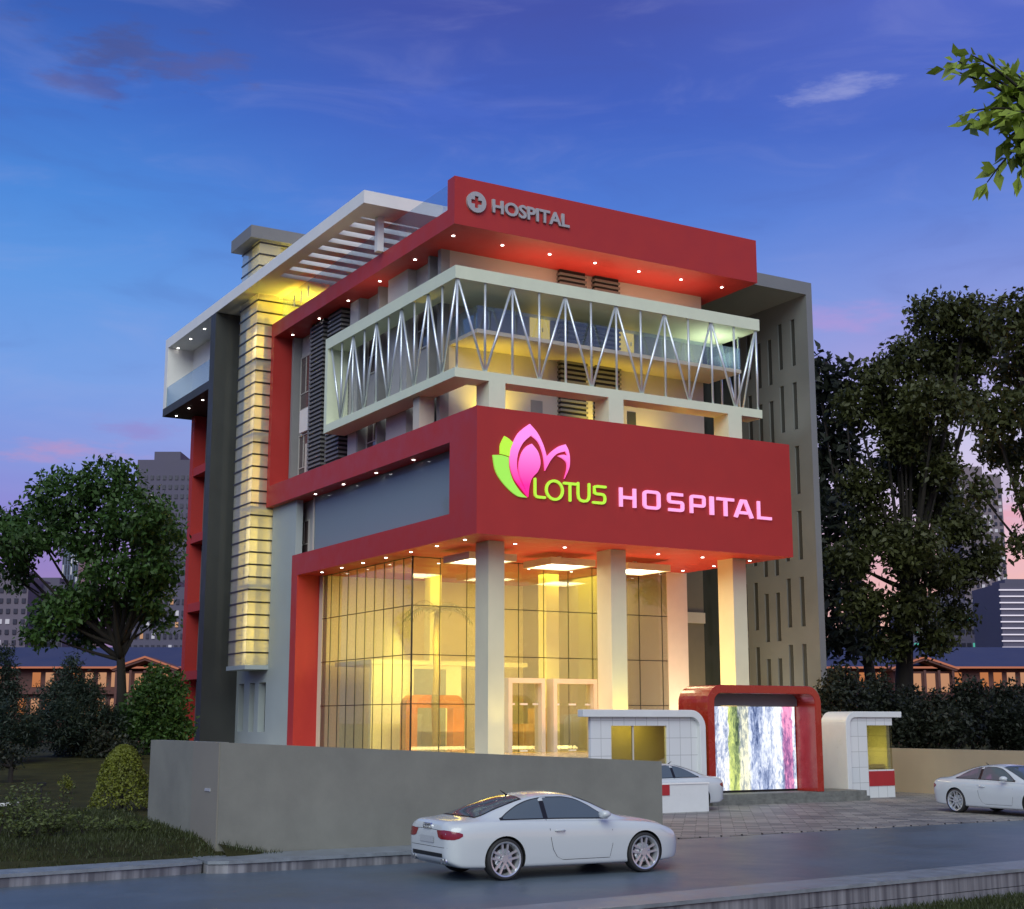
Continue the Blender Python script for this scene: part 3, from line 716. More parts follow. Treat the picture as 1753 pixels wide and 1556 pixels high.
# HOSPITAL, squared strokes; unit letter 0.68 high
h_ = .62; wl = .54; t_ = .098; g = t_/2
def rc(pts, r=.07):
    'round the inner corners of an open polyline'
    out = [Vector(pts[0])]
    for i in range(1, len(pts)-1):
        p = Vector(pts[i]); a = (Vector(pts[i-1])-p).normalized(); c = (Vector(pts[i+1])-p).normalized()
        for t in (0, .33, .67, 1):
            out.append((p+a*r)*(1-t)**2 + p*2*t*(1-t) + (p+c*r)*t*t)
    out.append(Vector(pts[-1])); return out
let = {
 'H': [([(g, 0), (g, h_)], False), ([(wl-g, 0), (wl-g, h_)], False), ([(t_, h_/2), (wl-t_, h_/2)], False)],
 'O': [(rrect(g, wl-g, g, h_-g, .09), True)],
 'S': [(rc([(wl-.03, h_-g), (g, h_-g), (g, h_/2), (wl-g, h_/2), (wl-g, g), (.03, g)]), False)],
 'P': [(rc([(g, 0), (g, h_-g), (wl-g, h_-g), (wl-g, h_*.42), (t_, h_*.42)]), False)],
 'I': [([(g, 0), (g, h_)], False)],
 'T': [([(0, h_-g), (wl, h_-g)], False), ([(wl/2, 0), (wl/2, h_-t_)], False)],
 'A': [([(.05, 0), (wl/2-.03, h_-t_/2), (wl/2+.07, h_-t_/2), (wl-.01, 0)], False), ([(.17, h_*.27), (wl-.13, h_*.27)], False)],
 'L': [([(g, h_), (g, g), (wl, g)], False)]}
mb = MB()
for ch, x, x2 in zip('HOSPITAL', (5.54, 6.52, 7.57, 8.55, 9.43, 9.75, 10.51, 11.6), (6.23, 7.26, 8.28, 9.23, 9.43+.171, 10.52, 11.41, 12.25)):
    uw = {'I': t_, 'A': wl+.04}.get(ch, wl)
    strokes(mb, let[ch], t_, .07, False, lambda p, x=x, k=(x2-x)/uw: (x+p[0]*k, -.004, 9.785+p[1]*1.06))
mb.build('lettering', M_pink, ls)
# LOTUS, thin rounded strokes
tl = .085; mb = MB(); hh = .62
lo = [(2.12, [(rc([(.05, hh), (.05, .05), (.40, .05)], .12), False)]),
      (2.59, [([(.32+.30*math.cos(2*math.pi*i/24), .32+.30*math.sin(2*math.pi*i/24)) for i in range(24)], True)]),
      (3.26, [([(.05, hh-.04), (.48, hh-.04)], False), ([(.265, .03), (.265, hh-.09)], False)]),
      (3.81, [(rc([(.05, hh), (.05, .05), (.47, .05), (.47, hh)], .2), False)]),
      (4.44, [(rc([(.50, hh-.04), (.05, hh-.04), (.05, .33), (.48, .33), (.48, .04), (.03, .04)], .13), False)])]
for x, st in lo: strokes(mb, st, tl, .06, True, lambda p, x=x: (x+p[0]*1.06, -.004, 9.80+p[1]*1.04))
mb.build('lettering', M_lime, ls)

# ------------------------------------------------------------------ lamps of the building and added fill lights
YEL = (1, .80, .13); WARM = (1, .84, .55)
light('AREA', 'lobby_lamp', (4.5, 10.0, 8.45), 320, (1, .77, .08), sx=5, sy=4, target=(4.5, 10, 0))
light('AREA', 'lobby_lamp', (9.5, 9.5, 8.45), 190, (1, .77, .08), sx=3, sy=2.5, target=(9.5, 9.5, 0))
light('AREA', 'lobby_uplight', (6.5, 9.5, 2.2), 170, (1, .72, .25), sx=7, sy=3, target=(6.5, 9.5, 9))
light('AREA', 'reception_lamp', (2.3, 7.4, 5.6), 230, YEL, sx=1.6, sy=.5, target=(2.6, 10.6, 2.6))
light('AREA', 'desk_lamp', (7.0, 8.0, 5.2), 60, YEL, sx=2, sy=.5, target=(7, 9.2, 2))
light('AREA', 'soffit_fill', (7.6, 3.6, 2.0), 300, (1, .40, .10), sx=8, sy=2.5, target=(7.6, 3.2, 9))  # added upward fill, tinted to redden the soffit
light('AREA', 'plinth_fill', (6.4, -.35, 1.5), 90, (1, .78, .30), sx=11.5, sy=.3, target=(6.4, 1.9, 5.5))  # added low fill that warms the column fronts
light('SPOT', 'column_uplight', (6.45, .75, 1.65), 240, (1, .85, .06), .1, (6.45, 1.4, 4.6), 60, 1)
light('SPOT', 'column_uplight', (1.55, .5, 1.65), 60, (1, .78, .2), .1, (1.55, 1.4, 4.2), 60, 1)
light('SPOT', 'column_uplight', (10.2, 1.8, 1.65), 420, (1, .78, .10), .15, (11.6, 1.8, 6), 80, 1)
light('SPOT', 'terrace_lamp', (2.9, 3.1, 12.66), 420, (1, .74, .06), .1, (2.9, 4.28, 14.7), 95, 1)
light('SPOT', 'terrace_lamp', (9.6, 3.1, 12.66), 140, (1, .74, .06), .1, (9.6, 4.28, 14.7), 95, 1)
light('SPOT', 'terrace_lamp', (7.2, 3.1, 12.66), 240, (1, .74, .06), .1, (7.2, 4.28, 14.7), 95, 1)
light('POINT', 'terrace_lamp', (10.8, 3.2, 12.62), 24, YEL, .1)
light('AREA', 'fascia_lamp', (7.5, 3.3, 17.9), 100, (1, .62, .32), sx=9, sy=.5, target=(7.5, 2.9, 19.4))
light('AREA', 'fascia_lamp', (.5, 9, 17.9), 22, (1, .74, .5), sx=.4, sy=6, target=(.45, 9, 19.4))
light('AREA', 'canopy_lamp', (12.2, 2.9, 16.1), 26, (.85, 1, .75), sx=.8, sy=.6, target=(12.2, 2.9, 18))
light('AREA', 'roof_lamp', (1.6, 18.0, 20.15), 170, (1, .78, .06), sx=1.6, sy=.4, target=(1.2, 19.3, 21.4))
light('AREA', 'cap_lamp', (1.4, 18.95, 22.1), 60, (1, .78, .06), sx=1.4, sy=.15, target=(1.2, 19.2, 24))
for z in (6.65, 10.05, 13.4, 16.7, 19.2):
    light('AREA', 'stair_lamp', (.29, 19.62, z), 24, (1, .72, .03), sx=.22, sy=2.9 if z < 19 else 1.2, target=(-1, 19.75, z))
    light('AREA', 'stair_lamp', (-.60, 19.10, z), 7, (1, .92, .70), sx=.08, sy=2.9 if z < 19 else 1.2, target=(-.52, 20.2, z))
light('SPOT', 'slot_wall_lamp', (16.0, 6.2, 1.8), 150, (.95, 1, .92), .2, (18.3, 6.0, 6.5), 70, 1)
light('SPOT', 'slot_wall_lamp', (16.4, 5.3, 13.2), 60, (.8, .95, 1), .2, (18.3, 5.6, 17.0), 80, 1)
light('AREA', 'recess_lamp', (14.6, 6.2, 1.7), 90, (1, .76, .25), sx=1.5, sy=.4, target=(14.6, 9, 5))
light('AREA', 'peach_lamp', (12.9, 4.6, 1.7), 90, (1, .80, .50), sx=1, sy=.4, target=(12.9, 6.6, 5.5))

# ------------------------------------------------------------------ kiosks and screen gate
def arch_L(x0, x1, z1, t, r, side):
    'outline pair for a slab that bends down into one leg'
    if side == 'R':
        out = [(x0, z1)] + arc(x1-r, z1-r, r, 90, 0, 8) + [(x1, 0), (x1-t, 0)] + arc(x1-r, z1-r, r-t, 0, 90, 8) + [(x0, z1-t)]
    else:
        out = [(x1, z1)] + arc(x0+r, z1-r, r, 90, 180, 8) + [(x0, 0), (x0+t, 0)] + arc(x0+r, z1-r, r-t, 180, 90, 8) + [(x1, z1-t)]
    return out
def tile_lines(mb, x0, x1, y, z0, z1, skip):
    for z in (.45, .9, 1.0, 1.5, 2.05, 2.15, 2.52):
        if z0 < z < z1:
            for a, b_ in skip(z): mb.box(a, b_, y-.004, y, z-.006, z+.006)
k1 = thing('guard_kiosk', 'white guard kiosk with bent frame on the left of the screen gate', 'kiosk', (4, -2.5, 0))
MB().prism([(x, -3.70, z) for x, z in arch_L(1.60, 6.15, 2.93, .22, .55, 'R')], (0, .32, 0)).build('frame', M_kiosk, k1, bevel=.015)
B('roof_slab', M_kiosk, k1, (3.0, 5.9, -3.38, -2.2, 2.73, 2.90))
B('front_wall', M_ktile, k1, (1.95, 2.69, -3.55, -3.42, 0, 2.71), (4.75, 5.93, -3.55, -3.42, 0, 2.71), (2.69, 4.75, -3.55, -3.42, 2.45, 2.71), (2.69, 4.75, -3.55, -3.42, 0, .75))
B('window', M_kglass, k1, (2.69, 4.75, -3.49, -3.475, .75, 2.45)); B('window_mullion', M_beige, k1, (3.50, 3.55, -3.50, -3.44, .75, 2.45))
B('room_lining', M_beige, k1, (3.0, 5.9, -2.35, -2.25, 0, 2.72)); B('desk', M_beige, k1, (3.3, 5.6, -3.2, -2.8, .9, 1.05))
k3 = thing('low_wall', 'low white wall with a red panel hiding the lower half of a white car', 'wall', (3, -5.8, 0))
B('wall_panel', M_kiosk, k3, (1.2, 4.55, -5.8, -5.66, 0, .80)); B('red_panel', M_kredp, k3, (1.25, 3.14, -5.82, -5.80, .50, .80))
B('coping', M_white, k3, (1.18, 4.57, -5.825, -5.64, .80, .84))
light('AREA', 'kiosk_lamp', (4.0, -2.9, 2.68), 16, YEL, sx=1.4, sy=.3, target=(4.0, -2.9, 0))
k2 = thing('guard_kiosk', 'white guard kiosk with lit yellow window on the right of the screen gate', 'kiosk', (14, -2, 0))
MB().prism([(x, -2.68, z) for x, z in arch_L(12.96, 15.6, 2.92, .20, .45, 'L')], (0, 1.25, 0)).build('frame', M_kiosk, k2, bevel=.015)
B('front_wall', M_ktile, k2, (13.16, 14.0, -2.60, -2.45, 0, 2.72), (14.0, 15.2, -2.60, -2.45, 0, .40), (14.0, 15.2, -2.60, -2.45, 2.45, 2.72), (14.0, 15.2, -2.6, -2.45, .90, .95), (13.16, 15.2, -1.5, -1.4, 0, 2.72), (15.06, 15.2, -2.45, -1.5, 0, 2.72))
B('red_panel', M_kredp, k2, (14.0, 15.19, -2.62, -2.45, .40, .90)); B('window', M_kglass, k2, (14.02, 15.18, -2.56, -2.545, .95, 2.45))
B('desk', M_beige, k2, (14.1, 15.1, -2.3, -1.7, 1.0, 1.12))
light('POINT', 'kiosk_lamp', (14.3, -2.1, 1.5), 16, (1, .80, .12), .1)
# screen gate
G = thing('screen_gate', 'glossy red rounded portal framing a lit waterfall screen', 'gate', (8.6, -3, 0))
gx0, gx1, gz1, gr, gt = 6.32, 11.02, 3.72, .55, .26
def portal(t):
    x0, x1, z1, r = gx0+t, gx1-t, gz1-t, gr-t
    return [(x0, .33)] + [p for p in arc(x0+r, z1-r, r, 180, 90, 8)] + [p for p in arc(x1-r, z1-r, r, 90, 0, 8)] + [(x1, .33)]
po, pi_ = portal(0), portal(gt)
MB().prism([(x, -3.62, z) for x, z in po+pi_[::-1]], (0, 1.55, 0)).build('portal_frame', M_gate_red, G, bevel=.02)
B('plinth', M_stone, G, (6.3, 12.9, -3.75, -1.9, 0, .16), (6.45, 12.9, -3.6, -1.9, .16, .33))
B('header_panel', M_fin, G, (6.6, 10.74, -2.75, -2.6, 3.08, 3.46)); B('screen_case', M_black, G, (6.6, 10.74, -2.62, -2.5, .35, 3.07))
m, nt_, NN, LL = nodes('waterfall_screen'); NN.remove(NN['Principled BSDF'])
tcn = NN.new('ShaderNodeTexCoord')
mpn = NN.new('ShaderNodeMapping'); mpn.inputs['Scale'].default_value = (3.2, 1, 1.15); LL.new(tcn.outputs['Object'], mpn.inputs[0])
n1 = NN.new('ShaderNodeTexNoise'); n1.inputs['Scale'].default_value = 3.4; n1.inputs['Detail'].default_value = 9; n1.inputs['Roughness'].default_value = .68; n1.inputs['Distortion'].default_value = .5; LL.new(mpn.outputs[0], n1.inputs['Vector'])
mpf = NN.new('ShaderNodeMapping'); mpf.inputs['Scale'].default_value = (1.5, 1, .22); LL.new(tcn.outputs['Object'], mpf.inputs[0])
nf = NN.new('ShaderNodeTexNoise'); nf.inputs['Scale'].default_value = 1.7; nf.inputs['Detail'].default_value = 3; LL.new(mpf.outputs[0], nf.inputs['Vector'])
adf = NN.new('ShaderNodeMath'); adf.operation = 'MULTIPLY_ADD'; LL.new(nf.outputs['Fac'], adf.inputs[0]); adf.inputs[1].default_value = .8; adf.inputs[2].default_value = -.40
adg = NN.new('ShaderNodeMath'); adg.operation = 'ADD'; LL.new(adf.outputs[0], adg.inputs[0]); LL.new(n1.outputs['Fac'], adg.inputs[1])
r1 = NN.new('ShaderNodeValToRGB'); e = r1.color_ramp.elements; e[0].position = .28; e[0].color = lin((84, 98, 134)); e[1].position = .62; e[1].color = lin((255, 255, 255)); k_ = e.new(.44); k_.color = lin((165, 176, 204)); LL.new(adg.outputs[0], r1.inputs[0])
sp2 = NN.new('ShaderNodeSeparateXYZ'); LL.new(tcn.outputs['Object'], sp2.inputs[0])
n3 = NN.new('ShaderNodeTexNoise'); n3.inputs['Scale'].default_value = 2.5; LL.new(mpn.outputs[0], n3.inputs['Vector'])
ad = NN.new('ShaderNodeMath'); ad.operation = 'MULTIPLY_ADD'; LL.new(n3.outputs['Fac'], ad.inputs[0]); ad.inputs[1].default_value = .25; LL.new(sp2.outputs[0], ad.inputs[2])
mr3 = NN.new('ShaderNodeMapRange'); mr3.inputs[1].default_value = -1.25+.12; mr3.inputs[2].default_value = 2.14+.12; LL.new(ad.outputs[0], mr3.inputs[0])
r3 = NN.new('ShaderNodeValToRGB'); e = r3.color_ramp.elements; e[0].position = 0; e[0].color = (1, 1, 1, 1); e[1].position = 1; e[1].color = (1, 1, 1, 1)
for p, c in ((.15, (1, 1, 1)), (.17, (.62, .72, .10)), (.28, (.62, .72, .10)), (.30, (1, .95, .62)), (.40, (1, .95, .62)), (.42, (.70, .76, .9)), (.82, (.85, .88, .95)), (.85, (.95, .22, .48)), (.95, (.95, .25, .5)), (.965, (1, 1, 1))):
    k_ = e.new(p); k_.color = (*c, 1)
LL.new(mr3.outputs[0], r3.inputs[0])
mx = NN.new('ShaderNodeMix'); mx.data_type = 'RGBA'; mx.blend_type = 'MULTIPLY'; mx.inputs[0].default_value = .85; LL.new(r1.outputs[0], mx.inputs[6]); LL.new(r3.outputs[0], mx.inputs[7])
em = NN.new('ShaderNodeEmission'); LL.new(mx.outputs[2], em.inputs[0]); em.inputs[1].default_value = 1.05; LL.new(em.outputs[0], NN['Material Output'].inputs['Surface'])
B('screen', m, G, (6.62, 10.72, -2.64, -2.622, .40, 3.06))

# ------------------------------------------------------------------ cars
M_paint = mat('car_paint', (.54, .575, .59), .26, metal=.0, coat=.6)
M_tyre = mat('tyre_rubber', (.022, .022, .024), .75)
M_rim = mat('alloy_rim', (.62, .63, .65), .3, metal=.7)
M_cglass = mat('car_glass', (.09, .115, .135), .06, spec=.9)
M_trim = mat('black_trim', (.012, .012, .013), .35)
M_tail = mat('tail_lamp_red', (.22, .012, .018), .12, spec=.8)
M_tail2 = mat('tail_lamp_clear', (.45, .22, .22), .12)
M_plate = mat('blank_plate', (.42, .44, .45), .5)
M_chrome = mat('chrome', (.8, .8, .82), .12, metal=1)
M_head = mat('headlamp_glass', (.55, .58, .62), .08, spec=.9)
M_arch = mat('wheel_arch', (.012, .012, .012), .9)
M_seat = mat('seat_fabric', (.05, .05, .055), .8)
def itp(x, tab):
    xs = [t[0] for t in tab]; vs = [t[1] for t in tab]; k = len(xs)
    if x <= xs[0]: return vs[0]
    if x >= xs[-1]: return vs[-1]
    i = next(j for j in range(k-1) if xs[j] <= x <= xs[j+1])
    def slope(j):
        if j == 0: return (vs[1]-vs[0])/(xs[1]-xs[0])
        if j == k-1: return (vs[-1]-vs[-2])/(xs[-1]-xs[-2])
        a = (vs[j]-vs[j-1])/(xs[j]-xs[j-1]); b_ = (vs[j+1]-vs[j])/(xs[j+1]-xs[j])
        return 0 if a*b_ <= 0 else 2*a*b_/(a+b_)
    h = xs[i+1]-xs[i]; t = (x-xs[i])/h; m0, m1 = slope(i)*h, slope(i+1)*h
    return (2*t**3-3*t*t+1)*vs[i]+(t**3-2*t*t+t)*m0+(-2*t**3+3*t*t)*vs[i+1]+(t**3-t*t)*m1
ZTOP = [(-1.0, .74), (-.985, .86), (-.95, .935), (-.88, .965), (-.6, .985), (-.42, 1.02), (0, 1.175), (.45, 1.305), (.85, 1.36), (1.15, 1.372), (1.45, 1.35), (1.75, 1.26), (2.1, 1.10), (2.36, .985), (2.5, .955), (2.8, .92), (3.15, .86), (3.4, .79), (3.55, .71), (3.63, .62), (3.66, .55)]
WID = [(-1.0, .60), (-.985, .68), (-.93, .76), (-.8, .835), (-.5, .885), (0, .918), (1.4, .925), (2.4, .92), (2.9, .912), (3.2, .875), (3.4, .81), (3.55, .70), (3.63, .58), (3.66, .48)]
ZSH = [(-1.0, .70), (-.985, .80), (-.93, .875), (-.5, .925), (0, .935), (.8, .915), (1.8, .89), (2.3, .875), (2.8, .845), (3.15, .785), (3.4, .71), (3.55, .63), (3.66, .48)]
ZBOT = [(-1.0, .44), (-.985, .36), (-.93, .29), (-.7, .21), (0, .19), (3.0, .175), (3.4, .19), (3.6, .24), (3.66, .32)]
GB = [(-1.0, .12), (-.6, .13), (-.3, .12), (0, .13), (2.2, .13), (2.6, .20), (3.2, .26), (3.66, .2)]
GR = [(-1.0, .50), (-.6, .62), (-.3, .62), (0, .60), (.4, .57), (1.4, .56), (1.8, .60), (2.3, .66), (2.6, .60), (3.2, .52), (3.66, .25)]
DR = [(-1.0, .015), (-.5, .022), (-.2, .05), (.3, .065), (1.6, .065), (2.1, .05), (2.5, .025), (3.66, .02)]
def section(x):
    zt, w_, zs, zb = itp(x, ZTOP), itp(x, WID), itp(x, ZSH), itp(x, ZBOT)
    gb = w_-itp(x, GB); gr = min(itp(x, GR), gb-.02); dr = itp(x, DR); H_ = zs-zb
    P = [(0, zb), (w_*.8, zb), (w_-.05, zb+.02), (w_-.025, zb+.14*H_), (w_-.012, zb+.30*H_), (w_, zb+.58*H_), (w_-.012, zb+.84*H_), (w_-.045, zb+.955*H_), (w_-.085, zs+.004),
         (gb, min(zs+.022, zt-.004)), (gb+(gr-gb)*.5, zs+.02+(zt-dr-zs-.02)*.55), (gr, zt-dr), (gr*.72, zt-dr*.35), (gr*.38, zt-dr*.08), (0, zt)]
    out = []
    for i in range(len(P)-1):
        p1, p2 = Vector(P[i]), Vector(P[i+1]); p0 = Vector(P[i-1]) if i else Vector((-P[1][0], P[1][1])); p3 = Vector(P[i+2]) if i+2 < len(P) else Vector((-P[-2][0], P[-2][1]))
        n_ = 3
        for j in range(n_):
            t = j/n_; c1 = (p2-p0)*.5*min(1, (p2-p1).length/max(1e-5, (p2-p0).length)*2); c2 = (p3-p1)*.5*min(1, (p2-p1).length/max(1e-5, (p3-p1).length)*2)
            v = (2*t**3-3*t*t+1)*p1+(t**3-2*t*t+t)*c1+(-2*t**3+3*t*t)*p2+(t**3-t*t)*c2
            out.append((max(0, v.x), v.y))
    out.append(P[-1]); return out
def car_master():
    root = thing('parked_car', 'x', 'car'); ORG[root] = Vector((0, 0, 0))
    xs = list(np.concatenate([[-1.0, -.995, -.985, -.97, -.95, -.93, -.90], np.arange(-.86, 3.4, .055), [3.43, 3.47, 3.51, 3.55, 3.58, 3.61, 3.635, 3.65, 3.66]]))
    V = []; n = None
    for x in xs:
        sct = section(x); ring = [(x, -y, z) for y, z in sct] + [(x, y, z) for y, z in sct[-2:0:-1]]
        n = len(ring); V += ring
    F = []
    for i in range(len(xs)-1):
        for j in range(n):
            k = (j+1) % n; F.append((i*n+j, i*n+k, (i+1)*n+k, (i+1)*n+j))
    F.append(tuple(range(n))); F.append(tuple((len(xs)-1)*n+j for j in range(n-1, -1, -1)))
    me = bpy.data.meshes.new('body'); me.from_pydata(V, [], F)
    bm = bmesh.new(); bm.from_mesh(me); bmesh.ops.recalc_face_normals(bm, faces=bm.faces); bm.to_mesh(me)
    bvh = BVHTree.FromBMesh(bm); bm.free()
    me.materials.append(M_paint); me.materials.append(M_arch)
    tmp = bpy.data.objects.new('tmp', me); COL.objects.link(tmp)
    cut = MB()
    for ax in (0, 2.75):
        for sy in (-1, 1): cut.tube([(ax, sy*.60, .335), (ax, sy*1.2, .335)], .375, 40)
    co_ = cut.build('cutter', M_arch)
    md = tmp.modifiers.new('b', 'BOOLEAN'); md.object = co_; md.operation = 'DIFFERENCE'; md.solver = 'EXACT'; md.material_mode = 'TRANSFER'
    dg = bpy.context.evaluated_depsgraph_get(); dg.update()
    me2 = bpy.data.meshes.new_from_object(tmp.evaluated_get(dg)); me2.name = 'body'
    bpy.data.objects.remove(tmp); bpy.data.objects.remove(co_)
    bm = bmesh.new(); bm.from_mesh(me2)
    for f in bm.faces: f.smooth = True
    for e in bm.edges:
        if len(e.link_faces) == 2 and (e.link_faces[0].material_index != e.link_faces[1].material_index or e.calc_face_angle(0) > R(38)): e.smooth = False
    bm.to_mesh(me2); bm.free()
    body = link_mesh('body', me2, None, root)
    def patch(name, m, rows, direction, off=.004, parent=body, smooth=True, thick=False):
        'rows: grid of start points; projected along direction onto the body, lifted by off'
        d = Vector(direction); v = []; f = []; c = len(rows[0])
        for r_ in rows:
            for p in r_:
                hit, nn, _, _ = bvh.ray_cast(Vector(p), d)
                if hit is None: hit = Vector(p)+d*1.3; nn = -d
                v.append(tuple(hit+nn*off))
        for i in range(len(rows)-1):
            for j in range(c-1): f.append((i*c+j, i*c+j+1, (i+1)*c+j+1, (i+1)*c+j))
        me = bpy.data.meshes.new(name); me.from_pydata(v, [], f)
        bm = bmesh.new(); bm.from_mesh(me); bmesh.ops.recalc_face_normals(bm, faces=bm.faces); bm.to_mesh(me); bm.free()
        return link_mesh(name, me, m, parent, smooth)
    def colgrid(lo, hi, sy, nx, nz, x0, x1):
        rows = []
        for i in range(nx+1):
            x = x0+(x1-x0)*i/nx; a, b_ = itp(x, lo), itp(x, hi); rows.append([(x, sy*1.6, a+(b_-a)*j/nz) for j in range(nz+1)])
        return rows
    for sy in (-1, 1):
        dr = (0, -sy, 0)
        LOW = [(-.02, .968), (.9, .962), (2.05, .935)]
        HIT = [(-.02, .972), (.18, 1.085), (.4, 1.185), (.65, 1.255), (.95, 1.288), (1.2, 1.288), (1.45, 1.255), (1.7, 1.155), (1.9, 1.035), (2.05, .94)]
        patch('window_trim', M_trim, colgrid([(a, z-.016) for a, z in LOW], [(a, z+.016) for a, z in HIT], sy, 40, 5, -.05, 2.07), dr, .003)
        patch('side_window', M_cglass, colgrid(LOW, HIT, sy, 20, 5, .02, .78), dr, .006)
        patch('side_window', M_cglass, colgrid(LOW, HIT, sy, 24, 5, .87, 2.0), dr, .006)
        # door shut lines and sill crease
        line = [(.83, .945), (.84, .80), (.86, .62), (.90, .46), (.98, .34), (1.1, .285)]
        patch('door_gap', M_trim, [[(x-.005, sy*1.6, z), (x+.005, sy*1.6, z)] for x, z in line], dr, .002)
        patch('door_gap', M_trim, [[(x-.004, sy*1.6, z), (x+.004, sy*1.6, z)] for x, z in ((2.02, .90), (2.08, .75), (2.08, .5), (2.03, .3))], dr, .002)
        patch('door_gap', M_trim, [[(x, sy*1.6, .283), (x, sy*1.6, .291)] for x in np.linspace(1.1, 2.03, 14)], dr, .002)
        hn = MB(); hy = sy*.925; hn.tube([(.93, hy-sy*.0, .765), (.96, hy+sy*.025, .768), (1.08, hy+sy*.028, .768), (1.12, hy, .765)], .014, 8); hn.build('door_handle', M_paint, root, smooth=True, world=False)
        # mirror
        mm = MB(); mm.tube([(1.86, sy*.86, .965), (1.86, sy*.93, .985)], .018)
        c = Vector((1.88, sy*1.0, 1.01))
        rings = [(-.09, .03), (-.085, .07), (-.03, .088), (.03, .08), (.075, .055), (.095, .015)]
        base = len(mm.v); nn_ = 14
        for dx, r_ in rings:
            for q_ in range(nn_): a = 2*math.pi*q_/nn_; mm.v.append((c.x+dx, c.y+1.25*r_*math.cos(a), c.z+.8*r_*math.sin(a)))
        for i in range(len(rings)-1):
            for q_ in range(nn_): r2 = (q_+1) % nn_; mm.f.append((base+i*nn_+q_, base+i*nn_+r2, base+(i+1)*nn_+r2, base+(i+1)*nn_+q_))
        mm.f.append(tuple(base+q_ for q_ in range(nn_))); mm.f.append(tuple(base+5*nn_+q_ for q_ in range(nn_)))
        mm.build('wing_mirror', M_paint, root, smooth=True, world=False)
        # tail lamp: rear face wrapping to the side
        t = patch('tail_lamp', M_tail, [[(-1.6, sy*y, z0+(z1-z0)*j/4) for j in range(5)] for y, z0, z1 in ((.36, .79, .80), (.42, .70, .805), (.5, .675, .81), (.6, .67, .815), (.7, .668, .812), (.765, .668, .80))], (1, 0, 0), .007)
        patch('tail_lamp', M_tail, [[(x, sy*1.6, z0+(z1-z0)*j/4) for j in range(5)] for x, z0, z1 in ((-.925, .668, .80), (-.88, .672, .795), (-.82, .69, .785), (-.76, .725, .765))], dr, .007)
        # head lamp
        patch('head_lamp', M_head, [[(x, sy*1.6, z0+(z1-z0)*j/4) for j in range(5)] for x, z0, z1 in ((3.1, .72, .735), (3.2, .67, .735), (3.35, .61, .70), (3.47, .585, .645))], dr, .006)
        ex = MB(); ex.tube([(-.99, sy*.52, .32), (-.80, sy*.52, .32)], .045, 16); ex.tube([(-.985, sy*.63, .325), (-.80, sy*.63, .325)], .045, 16); ex.build('exhaust_pipe', M_chrome, root, smooth=False, world=False)
    # glazing front and rear (projected from above)
    def topgrid(x0, x1, w0, w1, bow0, bow1, nx=16, nyy=16):
        rows = []
        for i in range(nx+1):
            t = i/nx; r_ = []
            for j in range(nyy+1):
                s_ = -1+2*j/nyy; xa = x0+bow0*(1-s_*s_); xb = x1+bow1*(1-s_*s_); r_.append((xa+(xb-xa)*t, s_*(w0+(w1-w0)*t), 3))
            rows.append(r_)
        return rows
    patch('glass_trim', M_trim, topgrid(2.29, 1.50, .66, .535, .09, .0), (0, 0, -1), .003); patch('windshield', M_cglass, topgrid(2.25, 1.53, .635, .515, .08, .0), (0, 0, -1), .007)
    patch('glass_trim', M_trim, topgrid(-.44, .50, .60, .53, -.06, .02), (0, 0, -1), .003); patch('rear_window', M_cglass, topgrid(-.40, .46, .57, .505, -.055, .02), (0, 0, -1), .007)
    # rear: plate, emblem, diffuser, boot line
    patch('number_plate', M_plate, [[(-1.6, y, z) for z in (.60, .65, .70)] for y in np.linspace(-.26, .26, 6)], (1, 0, 0), .012)
    patch('boot_gap', M_trim, [[(-1.6, y, .815-.03*abs(y)), (-1.6, y, .822-.03*abs(y))] for y in np.linspace(-.62, .62, 16)], (1, 0, 0), .002)
    patch('bumper_gap', M_trim, [[(-1.6, y, .535), (-1.6, y, .542)] for y in np.linspace(-.7, .7, 16)], (1, 0, 0), .002)
    patch('diffuser', M_trim, [[(-1.6, y, z) for z in (.445, .42, .38)] for y in np.linspace(-.56, .56, 10)], (1, 0, 0), .006)
    em_ = MB()
    for k in range(4):
        cy_ = -.105+.07*k; nn_ = 14; oo = [(-1.012, cy_+.048*math.cos(2*math.pi*i/nn_), .86+.048*math.sin(2*math.pi*i/nn_)) for i in range(nn_)]; ii = [(-1.012, cy_+.036*math.cos(2*math.pi*i/nn_), .86+.036*math.sin(2*math.pi*i/nn_)) for i in range(nn_)]
        em_.ring(oo, ii, (.05+.002*k, 0, 0))
    em_.build('emblem', M_chrome, root, world=False)
    patch('grille', M_trim, [[(4.4, y, z) for z in (.30, .42, .54, .60)] for y in np.linspace(-.30, .30, 8)], (-1, 0, 0), .006)
    an = MB(); an.tube([(.52, 0, 1.31), (.38, 0, 1.40)], [.018, .006], 8); an.build('antenna', M_trim, root, smooth=True, world=False)
    # wheels
    ty = MB(); prof = [(.235, -.11), (.302, -.125), (.325, -.115), (.336, -.085), (.338, 0), (.336, .085), (.325, .115), (.302, .125), (.284, .118)]
    nn_ = 48
    for r_, yy in prof:
        for q_ in range(nn_): a = 2*math.pi*q_/nn_; ty.v.append((r_*math.cos(a), yy, r_*math.sin(a)))
    for i in range(len(prof)-1):
        for q_ in range(nn_): r2 = (q_+1) % nn_; ty.f.append((i*nn_+q_, i*nn_+r2, (i+1)*nn_+r2, (i+1)*nn_+q_))
    rim = MB()
    lp = [(.284, .118), (.280, .126), (.258, .118), (.250, .085), (.235, .04), (.232, -.10)]
    for r_, yy in lp:
        for q_ in range(nn_): a = 2*math.pi*q_/nn_; rim.v.append((r_*math.cos(a), yy, r_*math.sin(a)))
    for i in range(len(lp)-1):
        for q_ in range(nn_): r2 = (q_+1) % nn_; rim.f.append((i*nn_+q_, i*nn_+r2, (i+1)*nn_+r2, (i+1)*nn_+q_))
